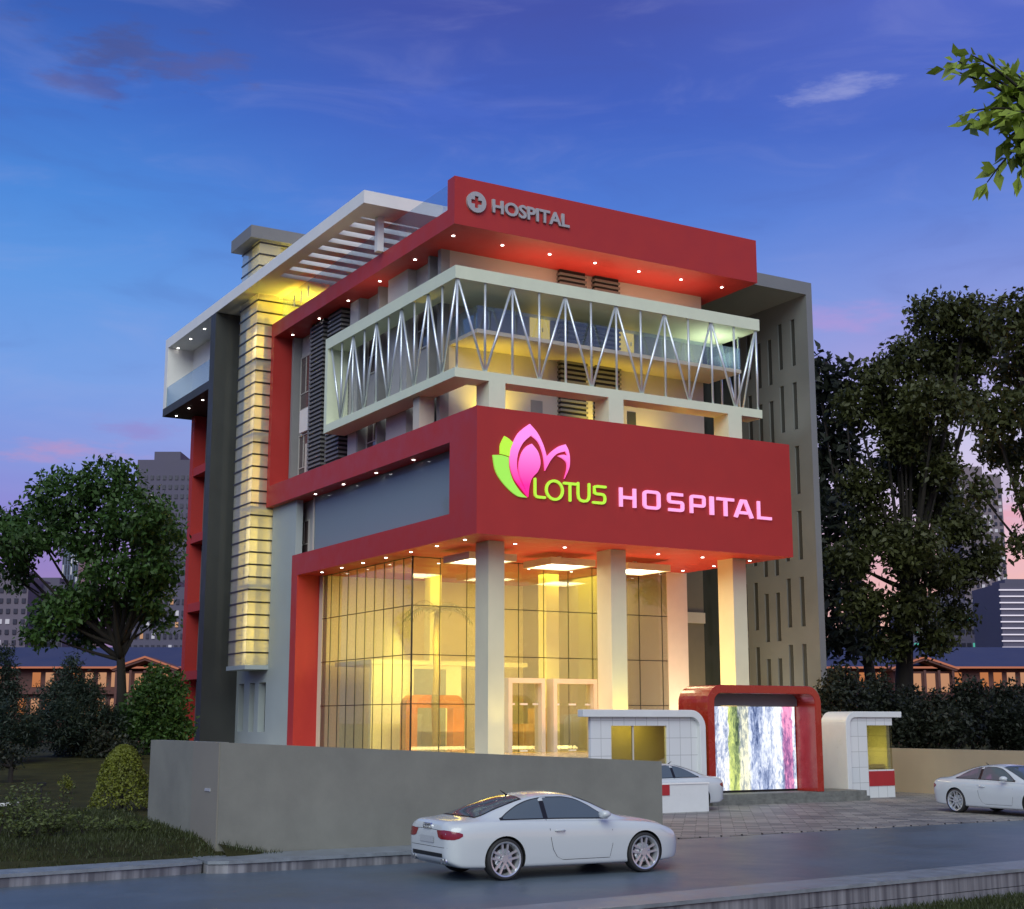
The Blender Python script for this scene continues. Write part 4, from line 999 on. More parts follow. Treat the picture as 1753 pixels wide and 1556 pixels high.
    for s5 in range(5):
        a = 2*math.pi*s5/5+.31
        for o5 in (-.036, .036):
            u = Vector((math.cos(a), 0, math.sin(a))); v_ = Vector((-math.sin(a), 0, math.cos(a)))
            pts = [u*.05+v_*(o5*.9-.015), u*.05+v_*(o5*.9+.015), u*.25+v_*(o5*1.5+.020), u*.25+v_*(o5*1.5-.020)]
            k0 = len(rim.v); fr = (.085, .085, .098, .098)
            rim.v += [(p.x, fr[i], p.z) for i, p in enumerate(pts)] + [(p.x, fr[i]-.035, p.z) for i, p in enumerate(pts)]
            rim.f += [(k0, k0+1, k0+2, k0+3), (k0+4, k0+5, k0+1, k0), (k0+5, k0+6, k0+2, k0+1), (k0+6, k0+7, k0+3, k0+2), (k0+7, k0+4, k0, k0+3), (k0+7, k0+6, k0+5, k0+4)]
    rim.tube([(0, .05, 0), (0, .094, 0)], .062, 20)
    dk = MB(); dk.tube([(0, -.02, 0), (0, .012, 0)], .225, 32)
    bd = MB(); bd.tube([(0, .012, 0), (0, .03, 0)], .165, 32)
    first = None
    for ax in (0, 2.75):
        for sy in (-1, 1):
            wh = ty.build('wheel', M_tyre, root, smooth=True, world=False) if first is None else dup(first)
            if first is None:
                rim.build('rim', M_rim, wh, world=False); dk.build('hub_backing', M_trim, wh, world=False); bd.build('brake_disc', M_steel, wh, world=False)
                first = wh
            wh.location = (ax, sy*.79, .338); wh.rotation_euler = (0, 0, math.pi if sy < 0 else 0)
    return root
car = car_master()
car['group'] = 'white coupes parked around the hospital'
car['label'] = 'white coupe on the road in front of the grey boundary wall'
car.location = (-9.72, -17.78, 0.0); car.rotation_euler = (0, 0, R(-1.5))
c2 = dup(car); c2['label'] = 'white coupe at the right edge, parked on the paving by the tan wall'
Bp = CAM + Vector((FW.x, FW.y, 0)).normalized()*42.0 + RT*12.8
hd = RT*.5 - Vector((FW.x, FW.y, 0)).normalized()*.866
ang = math.atan2(hd.y, hd.x)
# the near (visible) side is the car's right side
left_n = Vector((-math.sin(ang), math.cos(ang), 0))
c2.location = (Bp.x+left_n.x*.8, Bp.y+left_n.y*.8, .012); c2.rotation_euler = (0, 0, ang)
c3 = dup(car); c3['label'] = 'white coupe half hidden behind the low white wall at the left kiosk'
c3.location = (4.45, -4.68, .012); c3.rotation_euler = (0, 0, math.pi+R(-2))

# ------------------------------------------------------------------ plants
def leaf_mat(name, base, var=.35, vscale=.6, trans=.25):
    m, nt_, NN, LL = nodes(name); b = NN['Principled BSDF']; tcn = NN.new('ShaderNodeTexCoord')
    nz_ = NN.new('ShaderNodeTexNoise'); nz_.inputs['Scale'].default_value = vscale; nz_.inputs['Detail'].default_value = 8; nz_.inputs['Roughness'].default_value = .75; LL.new(tcn.outputs['Object'], nz_.inputs['Vector'])
    mr_ = NN.new('ShaderNodeMapRange'); mr_.inputs[1].default_value = .3; mr_.inputs[2].default_value = .7; mr_.inputs[3].default_value = 1-var; mr_.inputs[4].default_value = 1+var; LL.new(nz_.outputs['Fac'], mr_.inputs[0])
    hs_ = NN.new('ShaderNodeHueSaturation'); hs_.inputs['Color'].default_value = (*base, 1); LL.new(mr_.outputs[0], hs_.inputs['Value']); LL.new(hs_.outputs[0], b.inputs['Base Color'])
    b.inputs['Roughness'].default_value = .5; b.inputs['Specular IOR Level'].default_value = .35
    tr = NN.new('ShaderNodeBsdfTranslucent'); LL.new(hs_.outputs[0], tr.inputs[0]); mx_ = NN.new('ShaderNodeMixShader'); mx_.inputs[0].default_value = trans
    LL.new(b.outputs[0], mx_.inputs[1]); LL.new(tr.outputs[0], mx_.inputs[2]); LL.new(mx_.outputs[0], NN['Material Output'].inputs['Surface']); return m
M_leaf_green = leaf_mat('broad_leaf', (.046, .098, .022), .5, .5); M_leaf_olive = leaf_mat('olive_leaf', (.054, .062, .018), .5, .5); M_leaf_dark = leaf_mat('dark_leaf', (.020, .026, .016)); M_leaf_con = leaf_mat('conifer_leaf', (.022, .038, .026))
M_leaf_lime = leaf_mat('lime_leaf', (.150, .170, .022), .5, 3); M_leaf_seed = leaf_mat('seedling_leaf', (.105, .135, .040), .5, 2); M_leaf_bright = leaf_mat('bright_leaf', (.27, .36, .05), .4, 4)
M_bark = mat('bark', (.022, .018, .014), .9, var=.3, vscale=4, bump=.6, bscale=12)
def leaf_mesh(name, C, A, NRM, ln, wd, m, parent=None):
    'rhombic leaves: centres C, long axes A, normals NRM'
    k = len(C); Bv = np.cross(NRM, A); Bv /= np.linalg.norm(Bv, axis=1, keepdims=True)+1e-9
    ln = ln[:, None]; wd = wd[:, None]
    v = np.stack([C-A*ln*.5, C-A*ln*.08+Bv*wd*.5+NRM*wd*.12, C+A*ln*.5, C-A*ln*.08-Bv*wd*.5+NRM*wd*.12], 1).reshape(-1, 3)
    if parent is not None: v = v-np.array(ORG[parent])
    me = bpy.data.meshes.new(name); me.vertices.add(4*k); me.vertices.foreach_set('co', v.astype(np.float32).ravel())
    me.loops.add(4*k); me.loops.foreach_set('vertex_index', np.arange(4*k, dtype=np.int32)); me.polygons.add(k)
    me.polygons.foreach_set('loop_start', np.arange(0, 4*k, 4, dtype=np.int32)); me.update(calc_edges=True)
    return link_mesh(name, me, m, parent)
def unit(v): return v/(np.linalg.norm(v, axis=1, keepdims=True)+1e-9)
def crown(blobs, dens, size, droop=.5, shell=.5, clump=7, flat=1.0):
    Cs, As, Ns = [], [], []
    for c, r in blobs:
        n = int(dens*r*r)+8; nc = max(4, n//clump)
        d = unit(rng.normal(size=(nc, 3))); d[:, 2] *= flat; rad = r*(shell+(1-shell)*rng.random(nc)**.6)*(1+.13*rng.normal(size=nc).clip(-1, 1.4))
        cc = np.array(c)+d*rad[:, None]
        pts = np.repeat(cc, clump, 0)+rng.normal(size=(nc*clump, 3)).clip(-1.5, 1.5)*size*.9
        out = unit(pts-np.array(c)); a = unit(rng.normal(size=pts.shape)*.8+out*.5+np.array([0, 0, -droop])); nn = unit(np.cross(a, rng.normal(size=pts.shape)))
        nn[nn[:, 2] < 0] *= -1
        Cs.append(pts); As.append(a); Ns.append(nn)
    return np.concatenate(Cs), np.concatenate(As), np.concatenate(Ns)
def bez(p0, p1, p2, n=7): return [p0*(1-t)**2+p1*2*t*(1-t)+p2*t*t for t in [i/n for i in range(n+1)]]
def tree(name, label, cat, base, fork, blobs, leafm, trunk_r, dens, size, group=None, droop=.5, shell=.5, lean=None, limbs=True, flat=1.0, wl=.5, low=.0, clump=7):
    base = Vector(base); fork = Vector(fork); t = thing(name, label, cat, tuple(base), group)
    mb = MB(); mid_ = base.lerp(fork, .5)+Vector((random.uniform(-.15, .15), random.uniform(-.15, .15), 0))*trunk_r*6
    tp = bez(base-Vector((0, 0, .3)), mid_, fork, 8); mb.tube(tp, [trunk_r*(1.35-.55*min(1, i/8+.0)) if i else trunk_r*1.7 for i in range(9)], 10)
    tk = mb.build('trunk', M_bark, t, smooth=True)
    if limbs:
        mb = MB()
        for c, r in blobs:
            c = Vector(c); s_ = tp[-1] if random.random() < .6 else tp[-2]; m_ = s_.lerp(c, .45)+Vector((0, 0, -.15*(c-s_).length*random.uniform(.2, 1)))
            k = bez(s_, m_, c, 7); r0 = min(trunk_r*.62, .25*r*.35+trunk_r*.12); mb.tube(k, [r0*(1-.85*i/7)+.008 for i in range(8)], 7)
            for _ in range(3):
                d = Vector(rng.normal(size=3)).normalized()*r*.8; mb.tube(bez(c.lerp(s_, .25), c, c+d, 4), [r0*.3*(1-i/5)+.006 for i in range(5)], 5)
        mb.build('limbs', M_bark, t, smooth=True)
    Cc, Aa, Nn = crown([(tuple(c), r) for c, r in blobs], dens, size, droop, shell, clump, flat)
    k = len(Cc); ln = size*(.65+.7*rng.random(k)); leaf_mesh('crown', Cc, Aa, Nn, ln, ln*wl, leafm, t); return t
def pb(lst, d, sc=1.0, jit=.5):
    'crown clumps: surveyed direction, real depth scattered through the crown, radius in metres'
    out = []
    for px, py, r in lst:
        rm = r/FPX*d*sc*.90; out.append((at(px, py, d+random.uniform(-1, 1)*jit*rm*3.2), rm))
    return out
GT = 'trees behind the boundary walls'
tree('broadleaf_tree', 'round-crowned green tree left of the building, its crown against the sky', 'tree', at(203, 1300, 58), at(205, 1105, 58),
     pb([(115, 850, 62), (190, 825, 50), (60, 905, 58), (15, 930, 55), (-30, 900, 60), (150, 910, 70), (235, 880, 62), (266, 915, 50), (250, 960, 50), (20, 985, 32), (190, 985, 55), (95, 1055, 42), (130, 1030, 42), (150, 1085, 34), (70, 1085, 30), (258, 1015, 40), (272, 1060, 26), (225, 1045, 34), (175, 1040, 38), (278, 985, 32)], 58), M_leaf_green, .19, 900, .26, GT, shell=.55, flat=.72)
tree('broadleaf_tree', 'tallest olive green tree, standing right of the grey slotted wall', 'tree', at(1548, 1240, 66), at(1555, 1010, 66),
     pb([(1600, 545, 48), (1655, 545, 50), (1560, 615, 48), (1505, 650, 42), (1630, 620, 62), (1690, 590, 45), (1465, 700, 40), (1530, 700, 52), (1600, 690, 55), (1660, 690, 40), (1478, 830, 46), (1540, 805, 50), (1595, 850, 50), (1645, 900, 44), (1685, 960, 36), (1500, 900, 52), (1560, 940, 60), (1620, 985, 50), (1450, 960, 44), (1480, 1040, 44), (1560, 1040, 48), (1640, 1055, 34), (1600, 1095, 34), (1520, 1100, 38), (1550, 760, 44), (1592, 765, 44), (1612, 805, 34), (1540, 740, 40)], 66), M_leaf_olive, .36, 1050, .29, GT, shell=.45, flat=.8)
tree('broadleaf_tree', 'olive tree at the right edge with a long bare limb sloping down', 'tree', at(1835, 1240, 52), at(1800, 985, 52),
     pb([(1735, 545, 48), (1775, 590, 55), (1740, 640, 46), (1700, 720, 42), (1745, 700, 48), (1715, 770, 40), (1760, 790, 44), (1745, 930, 26), (1675, 840, 26), (1790, 850, 50), (1850, 760, 80)], 52), M_leaf_olive, .28, 1000, .27, GT, shell=.45, flat=.8)
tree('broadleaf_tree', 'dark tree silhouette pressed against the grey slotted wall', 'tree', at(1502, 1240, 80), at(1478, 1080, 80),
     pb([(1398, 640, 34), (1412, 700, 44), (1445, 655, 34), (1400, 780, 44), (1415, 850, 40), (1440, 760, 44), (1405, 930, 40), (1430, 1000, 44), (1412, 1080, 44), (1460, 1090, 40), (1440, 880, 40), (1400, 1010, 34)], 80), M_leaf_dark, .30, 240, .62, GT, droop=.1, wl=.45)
# overhanging branch near the camera, from a tree just outside the frame
bt = thing('street_tree', 'bright green leafy branch reaching in at the top right corner', 'tree', tuple(at(2150, 1236, 7) + Vector((0, 0, -2.95))))
b0 = ORG[bt]; tip = [at(1618, 118, 6.6), at(1665, 95, 6.4), at(1700, 130, 6.6), at(1665, 190, 6.4), at(1660, 212, 6.6), at(1715, 200, 6.3), at(1690, 312, 6.5), at(1735, 150, 6.7), at(1735, 262, 6.5), at(1758, 230, 6.3), at(1770, 130, 6.4), at(1790, 180, 6.6), at(1780, 290, 6.4), at(1830, 220, 6.6), at(1850, 140, 6.4), at(1745, 300, 6.4), at(1752, 185, 6.6), at(1640, 105, 6.5), at(1690, 108, 6.6), at(1710, 165, 6.5), at(1700, 215, 6.7), at(1722, 240, 6.5), at(1740, 205, 6.4), at(1755, 150, 6.6), at(1765, 270, 6.5), at(1730, 120, 6.5), at(1775, 215, 6.6)]
top = Vector((b0.x, b0.y, 5.0)); mb = MB(); mb.tube([b0, b0.lerp(top, .5)+Vector((.06, .03, 0)), top, top+Vector((.1, 0, 2.2))], [.13, .10, .08, .03], 12); mb.build('trunk', M_bark, bt, smooth=True)
mb = MB(); hub = at(1800, 205, 6.5); mb.tube(bez(top-Vector((0, 0, .6)), top.lerp(hub, .5), hub), [.05-.005*i for i in range(8)], 8)
LC, LA, LN = [], [], []
for tp in tip:
    k = bez(hub, hub.lerp(tp, .55)+Vector((0, 0, .06)), tp, 6); mb.tube(k, [.010-.0012*i for i in range(7)], 6)
    for i, p in enumerate(k):
        if i < 2: continue
        dr_ = (k[min(i+1, 6)]-k[max(i-1, 0)]).normalized()
        for sgn_ in range(4):
            a = (dr_*.7+Vector(rng.normal(size=3))*.55+Vector((0, 0, -.25))).normalized(); LC.append(p+a*.055); LA.append(a)
            n_ = a.cross(Vector(rng.normal(size=3))).normalized(); n_ = n_ if n_.z > 0 else -n_; LN.append(n_)
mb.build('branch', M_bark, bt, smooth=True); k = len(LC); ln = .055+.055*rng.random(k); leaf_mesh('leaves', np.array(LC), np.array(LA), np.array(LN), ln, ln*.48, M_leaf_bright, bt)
# shrubs
def shrub(name, label, cat, lst, d, leafm, base_px, base_py, dens=420, size=.2, group=None, droop=.0, shell=.35, wl=.5, jit=.6):
    base = at(base_px, base_py, d); fork = base + Vector((0, 0, .5)); tree(name, label, cat, base, fork, pb(lst, d, 1, jit), leafm, .07, dens*6, size*.80, group, droop, shell, wl=wl)
GS = 'shrubs beside the lawn'
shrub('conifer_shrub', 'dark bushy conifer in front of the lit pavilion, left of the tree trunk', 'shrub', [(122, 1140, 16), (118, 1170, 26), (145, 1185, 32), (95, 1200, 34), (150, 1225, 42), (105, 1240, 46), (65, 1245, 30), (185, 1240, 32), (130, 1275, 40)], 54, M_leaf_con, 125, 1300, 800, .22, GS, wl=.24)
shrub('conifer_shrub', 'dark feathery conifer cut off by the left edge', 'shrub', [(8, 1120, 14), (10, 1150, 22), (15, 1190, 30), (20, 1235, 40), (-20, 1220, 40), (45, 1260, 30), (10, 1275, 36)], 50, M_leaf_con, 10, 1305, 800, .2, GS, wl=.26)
shrub('leafy_shrub', 'green leafy shrub between the tree trunk and the red frame', 'shrub', [(270, 1165, 26), (300, 1180, 24), (250, 1195, 32), (285, 1215, 36), (225, 1240, 34), (265, 1255, 40), (305, 1250, 30), (210, 1275, 28)], 56, M_leaf_green, 260, 1300, 480, .24, GS)
shrub('leafy_shrub', 'low dark shrub at the foot of the tall tree trunk', 'shrub', [(180, 1275, 30), (215, 1290, 30), (160, 1290, 24)], 52, M_leaf_dark, 190, 1306, 420, .2, GS)
shrub('small_tree', 'small bare-stemmed tree on the lawn at the left edge', 'tree', [(0, 1285, 18), (18, 1298, 16), (-15, 1300, 20), (25, 1282, 10)], 40, M_leaf_dark, 17, 1344, 500, .16, GS)
# lit conical bush
bb = at(207, 1392, 31.5); base = Vector((bb.x, bb.y, lawn_h(bb.x, bb.y)))
t = thing('clipped_bush', 'yellow-green clipped conical bush by the grey wall corner', 'bush', tuple(base))
MB().tube([base-Vector((0, 0, .1)), base+Vector((0, 0, .7))], [.06, .03], 8).build('trunk', M_bark, t, smooth=True)
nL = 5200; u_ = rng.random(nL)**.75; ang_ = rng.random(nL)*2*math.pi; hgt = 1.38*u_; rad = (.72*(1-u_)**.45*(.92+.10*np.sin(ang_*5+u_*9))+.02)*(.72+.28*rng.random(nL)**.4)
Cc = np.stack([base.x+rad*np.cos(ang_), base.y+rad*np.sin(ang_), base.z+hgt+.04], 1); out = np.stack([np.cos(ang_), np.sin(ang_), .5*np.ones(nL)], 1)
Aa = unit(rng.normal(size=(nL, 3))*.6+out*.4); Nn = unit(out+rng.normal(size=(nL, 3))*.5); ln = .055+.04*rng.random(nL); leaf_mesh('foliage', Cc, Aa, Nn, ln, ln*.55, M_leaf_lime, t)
bb = at(113, 1336, 36); base = Vector((bb.x, bb.y, lawn_h(bb.x, bb.y))); nL = 500
t = thing('small_bush', 'tiny lime green bush alone on the lawn', 'bush', tuple(base))
MB().tube([base-Vector((0, 0, .05)), base+Vector((0, 0, .25))], [.02, .012], 6).build('stem', M_bark, t)
Cc, Aa, Nn = crown([((base.x, base.y, base.z+.30), .17), ((base.x+.08, base.y, base.z+.22), .13)], 6000, .05); leaf_mesh('foliage', Cc, Aa, Nn, .05+.03*rng.random(len(Cc)), .03+.01*rng.random(len(Cc)), M_leaf_lime, t)
# hedge shrubs on the right, beyond the tan wall
GH = 'dark shrubs behind the tan wall'
for i, (lst, bpx, lb) in enumerate([
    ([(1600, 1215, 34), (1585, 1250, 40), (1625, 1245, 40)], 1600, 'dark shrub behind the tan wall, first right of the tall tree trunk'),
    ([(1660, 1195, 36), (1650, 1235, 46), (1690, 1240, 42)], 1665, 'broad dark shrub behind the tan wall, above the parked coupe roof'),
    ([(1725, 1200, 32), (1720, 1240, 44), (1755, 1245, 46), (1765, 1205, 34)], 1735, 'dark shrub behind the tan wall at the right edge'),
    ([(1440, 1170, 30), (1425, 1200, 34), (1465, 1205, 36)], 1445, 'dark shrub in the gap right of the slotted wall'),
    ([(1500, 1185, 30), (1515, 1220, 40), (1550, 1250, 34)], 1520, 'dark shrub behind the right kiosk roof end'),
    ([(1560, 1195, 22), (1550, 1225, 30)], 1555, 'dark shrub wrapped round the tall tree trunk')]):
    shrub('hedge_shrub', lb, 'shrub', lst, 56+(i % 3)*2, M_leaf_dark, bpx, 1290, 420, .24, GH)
# leafy seedlings along the left kerb
GP = 'wild plants along the left kerb'
def seedling(px, py, d, h, n, label, sp=.25):
    p = at(px, py, d); z0 = lawn_h(p.x, p.y) if p.y > -14.3 else .17
    base = Vector((p.x, p.y, z0)); t = thing('wild_plant', label, 'plant', tuple(base), GP); mb = MB(); C_, A_, N_ = [], [], []
    for s_ in range(n):
        a = random.uniform(0, 6.28); tip_ = base+Vector((math.cos(a)*sp*random.uniform(.2, 1), math.sin(a)*sp*random.uniform(.2, 1), h*random.uniform(.55, 1)))
        k = bez(base, base.lerp(tip_, .5)+Vector((0, 0, h*.15)), tip_, 8); mb.tube(k, [.007-.0006*i for i in range(9)], 5)
        for i in range(2, 9):
            d_ = (k[i]-k[i-1]).normalized(); pr = Vector((random.uniform(-1, 1), random.uniform(-1, 1), 0)).normalized()
            for sg_ in (-1, 1, 1 if i % 2 else -1):
                ax = (pr*sg_+d_*.35+Vector((0, 0, random.uniform(-.4, .25)))+Vector(rng.normal(size=3))*.25).normalized(); C_.append(k[i]+ax*random.uniform(.03, .10)); A_.append(ax); n_ = ax.cross(Vector(rng.normal(size=3))).normalized(); N_.append(n_ if n_.z > 0 else -n_)
    mb.build('stem', M_bark, t); k = len(C_); ln = .055+.05*rng.random(k); leaf_mesh('leaves', np.array(C_), np.array(A_), np.array(N_), ln, ln*.42, M_leaf_seed, t)
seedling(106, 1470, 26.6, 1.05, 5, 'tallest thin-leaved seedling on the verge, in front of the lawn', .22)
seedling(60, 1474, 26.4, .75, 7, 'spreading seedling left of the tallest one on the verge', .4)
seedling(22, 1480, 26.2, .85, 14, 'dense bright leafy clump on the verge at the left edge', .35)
seedling(-4, 1478, 26.3, .9, 12, 'leafy clump cut off by the left edge above the kerb', .35)
seedling(140, 1468, 26.8, .5, 6, 'low seedling right of the tallest one on the verge', .35)
seedling(185, 1462, 27.0, .30, 10, 'low leafy tuft halfway along the verge', .35)
seedling(230, 1458, 27.2, .24, 9, 'smallest leafy tuft on the verge, nearest the grey wall', .35)
seedling(45, 1450, 28.4, .8, 16, 'leafy green clump behind the bright one at the left edge', .4)
seedling(85, 1482, 26.2, .5, 16, 'dense low clump at the foot of the tallest seedling', .35)
seedling(30, 1500, 25.6, .40, 16, 'lowest leafy clump touching the kerb at the left edge', .4)
# grass blades: lawn edge and verge
def grass(name, n, xr, yr, hf, hgt, cond, m):
    x = rng.uniform(*xr, n); y = rng.uniform(*yr, n); keep = np.array([cond(a, b_) for a, b_ in zip(x, y)]); x, y = x[keep], y[keep]
    z = np.array([hf(a, b_) for a, b_ in zip(x, y)]); k = len(x); h = hgt*(.5+rng.random(k)); A_ = unit(np.stack([rng.normal(size=k)*.35, rng.normal(size=k)*.35, np.ones(k)], 1)); N_ = unit(np.stack([rng.normal(size=k), rng.normal(size=k), np.zeros(k)], 1))
    o = leaf_mesh(name, np.stack([x, y, z], 1)+A_*h[:, None]*.45, A_, N_, h, np.full(k, .016), m); o['kind'] = 'stuff'; return tag(o)
M_blade = leaf_mat('grass_blade', (.045, .058, .018), .4, 1.5)
g1 = grass('grass', 26000, (-20, -11.9), (-14.9, -7), lambda x, y: lawn_front(x, y) if (x > -13.05) else (lawn_h(x, y) if y > -14.2 else .17), .10, lambda x, y: y > kl(x)+.72 and (x < -13.08 or y < -14.05), M_blade)
tag(g1, 'dark lawn grass beside the grey boundary wall', 'grass')
g2 = grass('grass', 14000, (-8, 3), (-23.6, -21.8), lambda x, y: -.40, .09, lambda x, y: y < -21.94+.085*(x+2)-.02, M_blade)
tag(g2, 'green grass in front of the near kerb at lower right', 'grass')
# small garden lights on the lawn
def lawn_post(px, py, d, label, up):
    p = at(px, py, d); base = Vector((p.x, p.y, lawn_h(p.x, p.y))); t = thing('garden_light', label, 'garden light', tuple(base))
    MB().tube([base, base+Vector((0, 0, up))], .022, 8).build('post', M_black, t); B('lamp_head', M_black, t, (base.x-.10, base.x+.10, base.y-.05, base.y+.05, base.z+up, base.z+up+.07)); return t
lawn_post(71, 1352, 34, 'small black garden spotlight on a post, far on the lawn', .38); lawn_post(24, 1420, 29.5, 'black garden spotlight nearer the kerb at the left', .35)
p = at(15, 1381, 32); p.z = lawn_h(p.x, p.y); t = thing('garden_light', 'low white light fitting lying on the lawn at the left', 'garden light', tuple(p))
MB().prism([(p.x-.24, p.y, p.z+.03), (p.x+.20, p.y-.05, p.z+.05), (p.x+.24, p.y+.06, p.z+.05), (p.x-.05, p.y+.10, p.z+.03)], (0, 0, .07)).build('lamp_housing', mat('white_fitting', (.7, .7, .68), .4), t, bevel=.01)
# palm built in the lobby in place of one reflected in the glass
pb_ = Vector((3.05, 8.6, 1.46)); t = thing('palm_tree', 'tall palm tree standing in for a palm reflected in the lobby glass beside the left column', 'palm', tuple(pb_))
M_ptrunk = mat('palm_trunk', (.20, .15, .05), .8, var=.2, vscale=8); mb = MB()
pts = [pb_+Vector((.03*math.sin(i), 0, 5.2*i/14)) for i in range(15)]; mb.tube(pts, [.16-.004*i+(.012 if i % 2 else 0) for i in range(15)], 12); mb.build('trunk', M_ptrunk, t, smooth=True)
C_, A_, N_ = [], [], []; top = pts[-1]; mb = MB()
for f_ in range(16):
    a = 2*math.pi*f_/16+random.uniform(-.2, .2); tipv = top+Vector((math.cos(a)*1.25, math.sin(a)*1.25, random.uniform(-.7, .35))); k = bez(top, top.lerp(tipv, .5)+Vector((0, 0, .55)), tipv, 14); mb.tube(k, [.014-.0008*i for i in range(15)], 5)
    for i in range(2, 15):
        d_ = (k[i]-k[i-1]).normalized(); s_ = d_.cross(Vector((0, 0, 1))).normalized()
        for sg_ in (-1, 1):
            ax = (s_*sg_*.8+d_*.5+Vector((0, 0, -.45))).normalized(); C_.append(k[i]+ax*.17); A_.append(ax); N_.append(Vector((0, 0, 1)))
mb.build('frond_stems', M_ptrunk, t); k = len(C_); leaf_mesh('fronds', np.array(C_), np.array(A_), unit(np.array(N_)+rng.normal(size=(k, 3))*.3), np.full(k, .36), np.full(k, .035), leaf_mat('palm_frond', (.16, .17, .05), .3, 2), t)

# ------------------------------------------------------------------ distant city
M_tw = [mat('tower_hazy_stone', (.150, .125, .170), .8, var=.12, vscale=.05), mat('tower_hazy_dark', (.090, .082, .130), .7, var=.12, vscale=.05), mat('tower_glass_wall', (.10, .13, .20), .3, var=.2, vscale=.1), mat('tower_hazy_pale', (.20, .16, .19), .8, var=.1, vscale=.05)]  # purple cast paints distance haze into the tower colours
M_wl = [emis('window_lit_warm', (1, .55, .32), .42), emis('window_lit_white', (.85, .85, 1), .45), emis('window_lit_green', (.15, .75, .6), .45)]
M_wd = mat('window_dark', (.035, .035, .055), .25)
Fh = Vector((FW.x, FW.y, 0)).normalized()
def tower(label, px0, px1, pytop, d, m, cols, rows, lit, depth=25, ztop2=None, lm=None, win=True, name='city_tower', wfrac=(.5, .45), limit=95):
    'box tower facing the camera side, windows as separate parts'
    a = at((px0+px1)/2, pytop, d); wv = (px1-px0)/FPX*d; c = CAM + Fh*d*math.cos(PITCH) ; base = Vector((a.x, a.y, -.6)); hgt = a.z+.6
    t = thing(name, label, 'building', tuple(base), 'towers of the distant skyline'); ORG[t] = Vector((0, 0, 0)); t.rotation_euler = (0, 0, -YAW)
    B('body', m, t, (-wv/2, wv/2, 0, depth, 0, hgt))
    B('roof_plant', m, t, (-wv*.28, wv*.2, depth*.2, depth*.7, hgt, hgt+hgt*.03+1))
    if win:
        cw, rh = wv/cols, (hgt*.92)/rows; mw = MB().box(-cw*wfrac[0]/2, cw*wfrac[0]/2, -.25, .05, 0, rh*wfrac[1]); proto = {}
        cells = [(i, j) for i in range(cols) for j in range(rows)]; random.shuffle(cells); litc = cells[:int(len(cells)*lit)]; dark = cells[int(len(cells)*lit):]
        rest = MB()
        for n_, (i, j) in enumerate(litc+dark):
            x = -wv/2+cw*(i+.5); z = hgt*.96-rh*(j+1)
            if n_ < limit:
                mm_ = (lm or random.choice(M_wl[:2])) if n_ < len(litc) else M_wd
                if mm_ not in proto: o = mw.build('window', mm_, t); proto[mm_] = o
                else: o = proto[mm_].copy(); COL.objects.link(o); o.parent = t
                o.location = (x, 0, z)
            else: rest.box(x-cw*wfrac[0]/2, x+cw*wfrac[0]/2, -.25, .05, z, z+rh*wfrac[1])
        if rest.v: o = rest.build('windows', M_wd, t); o['kind'] = 'stuff'
    return t
tower('slender purple-grey tower block rising left of the red frame', 236, 330, 787, 420, M_tw[1], 9, 26, .05)
tower('stepped grey block at the far left, its lit windows in one column', -40, 50, 986, 330, M_tw[0], 7, 14, .10)
tower('broad grey block behind the left tree, lower than the stepped one', 40, 112, 1000, 340, M_tw[1], 8, 12, .04)
tower('narrow pale glass tower glimpsed through the left tree', 108, 136, 935, 460, M_tw[2], 6, 16, .5, lm=M_wl[1], wfrac=(.35, .9))
tower('low wide block with scattered lit windows behind the left tree trunk', 212, 330, 1005, 300, M_tw[1], 12, 12, .16)
tower('tall purple tower at the right seen between the olive trees', 1640, 1713, 812, 430, M_tw[3], 8, 34, .14, lm=M_wl[1])
tower('wide lower tower with green lit windows beside the striped block', 1560, 1700, 1030, 400, M_tw[1], 14, 9, .22, lm=M_wl[2], wfrac=(.7, .3))
# striped block
a = at(1770, 998, 360); wv = 118/FPX*360; t = thing('city_tower', 'striped block with white lit floor edges at the right edge', 'building', (a.x, a.y, -.6), 'towers of the distant skyline'); ORG[t] = Vector((0, 0, 0)); t.rotation_euler = (0, 0, -YAW)
hg = a.z+.6; B('body', M_tw[1], t, (-wv/2, wv/2, 0, 22, 0, hg)); rows_ = 13
pr = MB().box(-wv/2-.3, wv/2+.3, -.4, .0, 0, .28).build('lit_floor_edge', emis('floor_edge_light', (.9, .85, 1), .75), t)
for k in range(rows_):
    o = pr if k == 0 else pr.copy()
    if k: COL.objects.link(o); o.parent = t
    o.location = (0, 0, hg-1.6*(k+1)-.3)
B('roof_plant', M_tw[1], t, (-wv*.3, wv*.3, 6, 16, hg, hg+1.6))
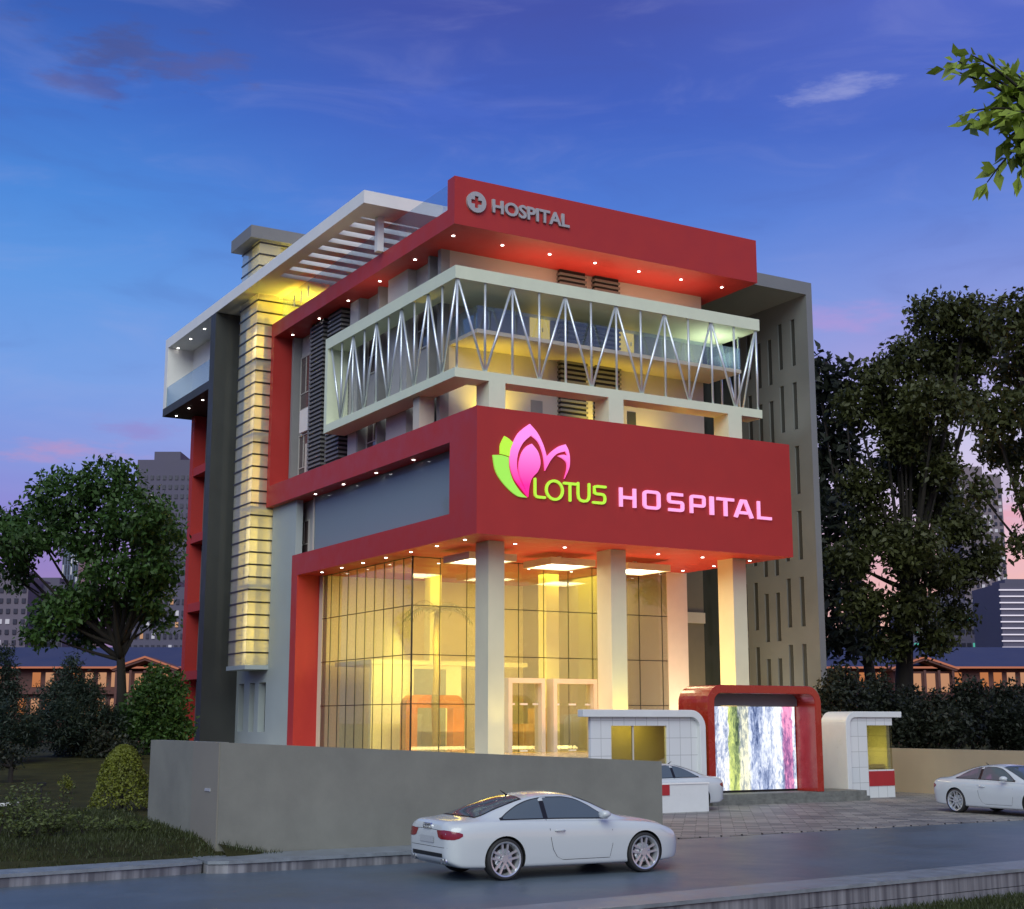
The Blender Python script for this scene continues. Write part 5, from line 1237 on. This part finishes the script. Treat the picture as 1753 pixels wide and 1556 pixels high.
# lit pavilions
M_bluer = mat('blue_tile_roof', (.036, .040, .092), .6, var=.12, vscale=.4); M_pav = mat('red_timber', (.11, .042, .036), .7, var=.2, vscale=.4); M_pw = [emis('pavilion_window', (1, .36, .14), .40), emis('pavilion_window_pale', (1, .50, .28), .42)]
M_edge = emis('eave_light', (1, .36, .22), .36)
def pavilion(label, px0, px1, gpx, d, rz_extra=0):
    a = at((px0+px1)/2, 1143, d); Lw = (px1-px0)/FPX*d; base = Vector((a.x, a.y, -.6)); t = thing('lit_pavilion', label, 'building', tuple(base)); ORG[t] = Vector((0, 0, 0)); t.rotation_euler = (0, 0, -YAW)
    ze = a.z+.6; zr = ze+2.5; D = 14
    B('wall', M_pav, t, (-Lw/2, Lw/2, 0, D, 0, ze))
    MB().prism([(-Lw/2-1, -1.2, ze), (-Lw/2-1, D/2, zr), (-Lw/2-1, D+1.2, ze)], (Lw+2, 0, 0)).build('roof', M_bluer, t)
    B('eave_lights', M_edge, t, (-Lw/2-1, Lw/2+1, -1.3, -1.2, ze-.12, ze+.08))
    k = int(Lw/1.35); pr = {}
    for lvl, (z0, z1) in enumerate(((ze-2.0, ze-.5), (ze-4.9, ze-3.2))):
        mw = MB().box(-.42, .42, -.08, .04, 0, z1-z0)
        for i in range(min(k, 45)):
            x = -Lw/2+(i+.5)*Lw/min(k, 45); mm_ = random.choice(M_pw); key = (lvl, mm_)
            if random.random() < .12: continue
            if key not in pr: o = mw.build('window', mm_, t); pr[key] = o
            else: o = pr[key].copy(); COL.objects.link(o); o.parent = t
            o.location = (x, 0, z0)
    B('floor_band', M_pav, t, (-Lw/2, Lw/2, -.6, 0, ze-2.75, ze-2.4))
    gx = (gpx-(px0+px1)/2)/FPX*d; gw = 3.0
    MB().prism([(gx-gw-.6, -4, ze-.2), (gx, -4, ze+1.05), (gx+gw+.6, -4, ze-.2), (gx+gw+.2, -4, ze-.5), (gx, -4, ze+.6), (gx-gw-.2, -4, ze-.5)], (0, 4, 0)).build('porch_roof', M_pav, t)
    MB().prism([(gx-gw-.6, -4.12, ze-.2), (gx, -4.12, ze+1.05), (gx+gw+.6, -4.12, ze-.2), (gx+gw+.4, -4.12, ze-.32), (gx, -4.12, ze+.85), (gx-gw-.4, -4.12, ze-.32)], (0, .1, 0)).build('porch_edge_light', M_edge, t)
    for i in range(5): x = gx-gw+.1+i*(2*gw-.2)/4; B('porch_post', M_pav, t, (x-.12, x+.12, -3.9, -3.66, 0, ze-.4))
    pw = MB().box(-.52, .52, -3.0, -2.9, ze-2.6, ze-.7).build('porch_window', M_pw[1], t)
    for i in range(1, 4):
        o = pw.copy(); COL.objects.link(o); o.parent = t; o.location = (gx-gw+.85+i*(2*gw-.2)/4, 0, 0)
    pw.location = (gx-gw+.85, 0, 0); B('porch_wall', M_pav, t, (gx-gw, gx+gw, -2.9, 0, 0, ze-.5))
pavilion('long orange-lit pavilion with blue roof behind the shrubs on the left', -60, 345, 264, 150)
pavilion('long orange-lit pavilion with blue roof behind the trunks on the right', 1420, 1810, 1565, 150)
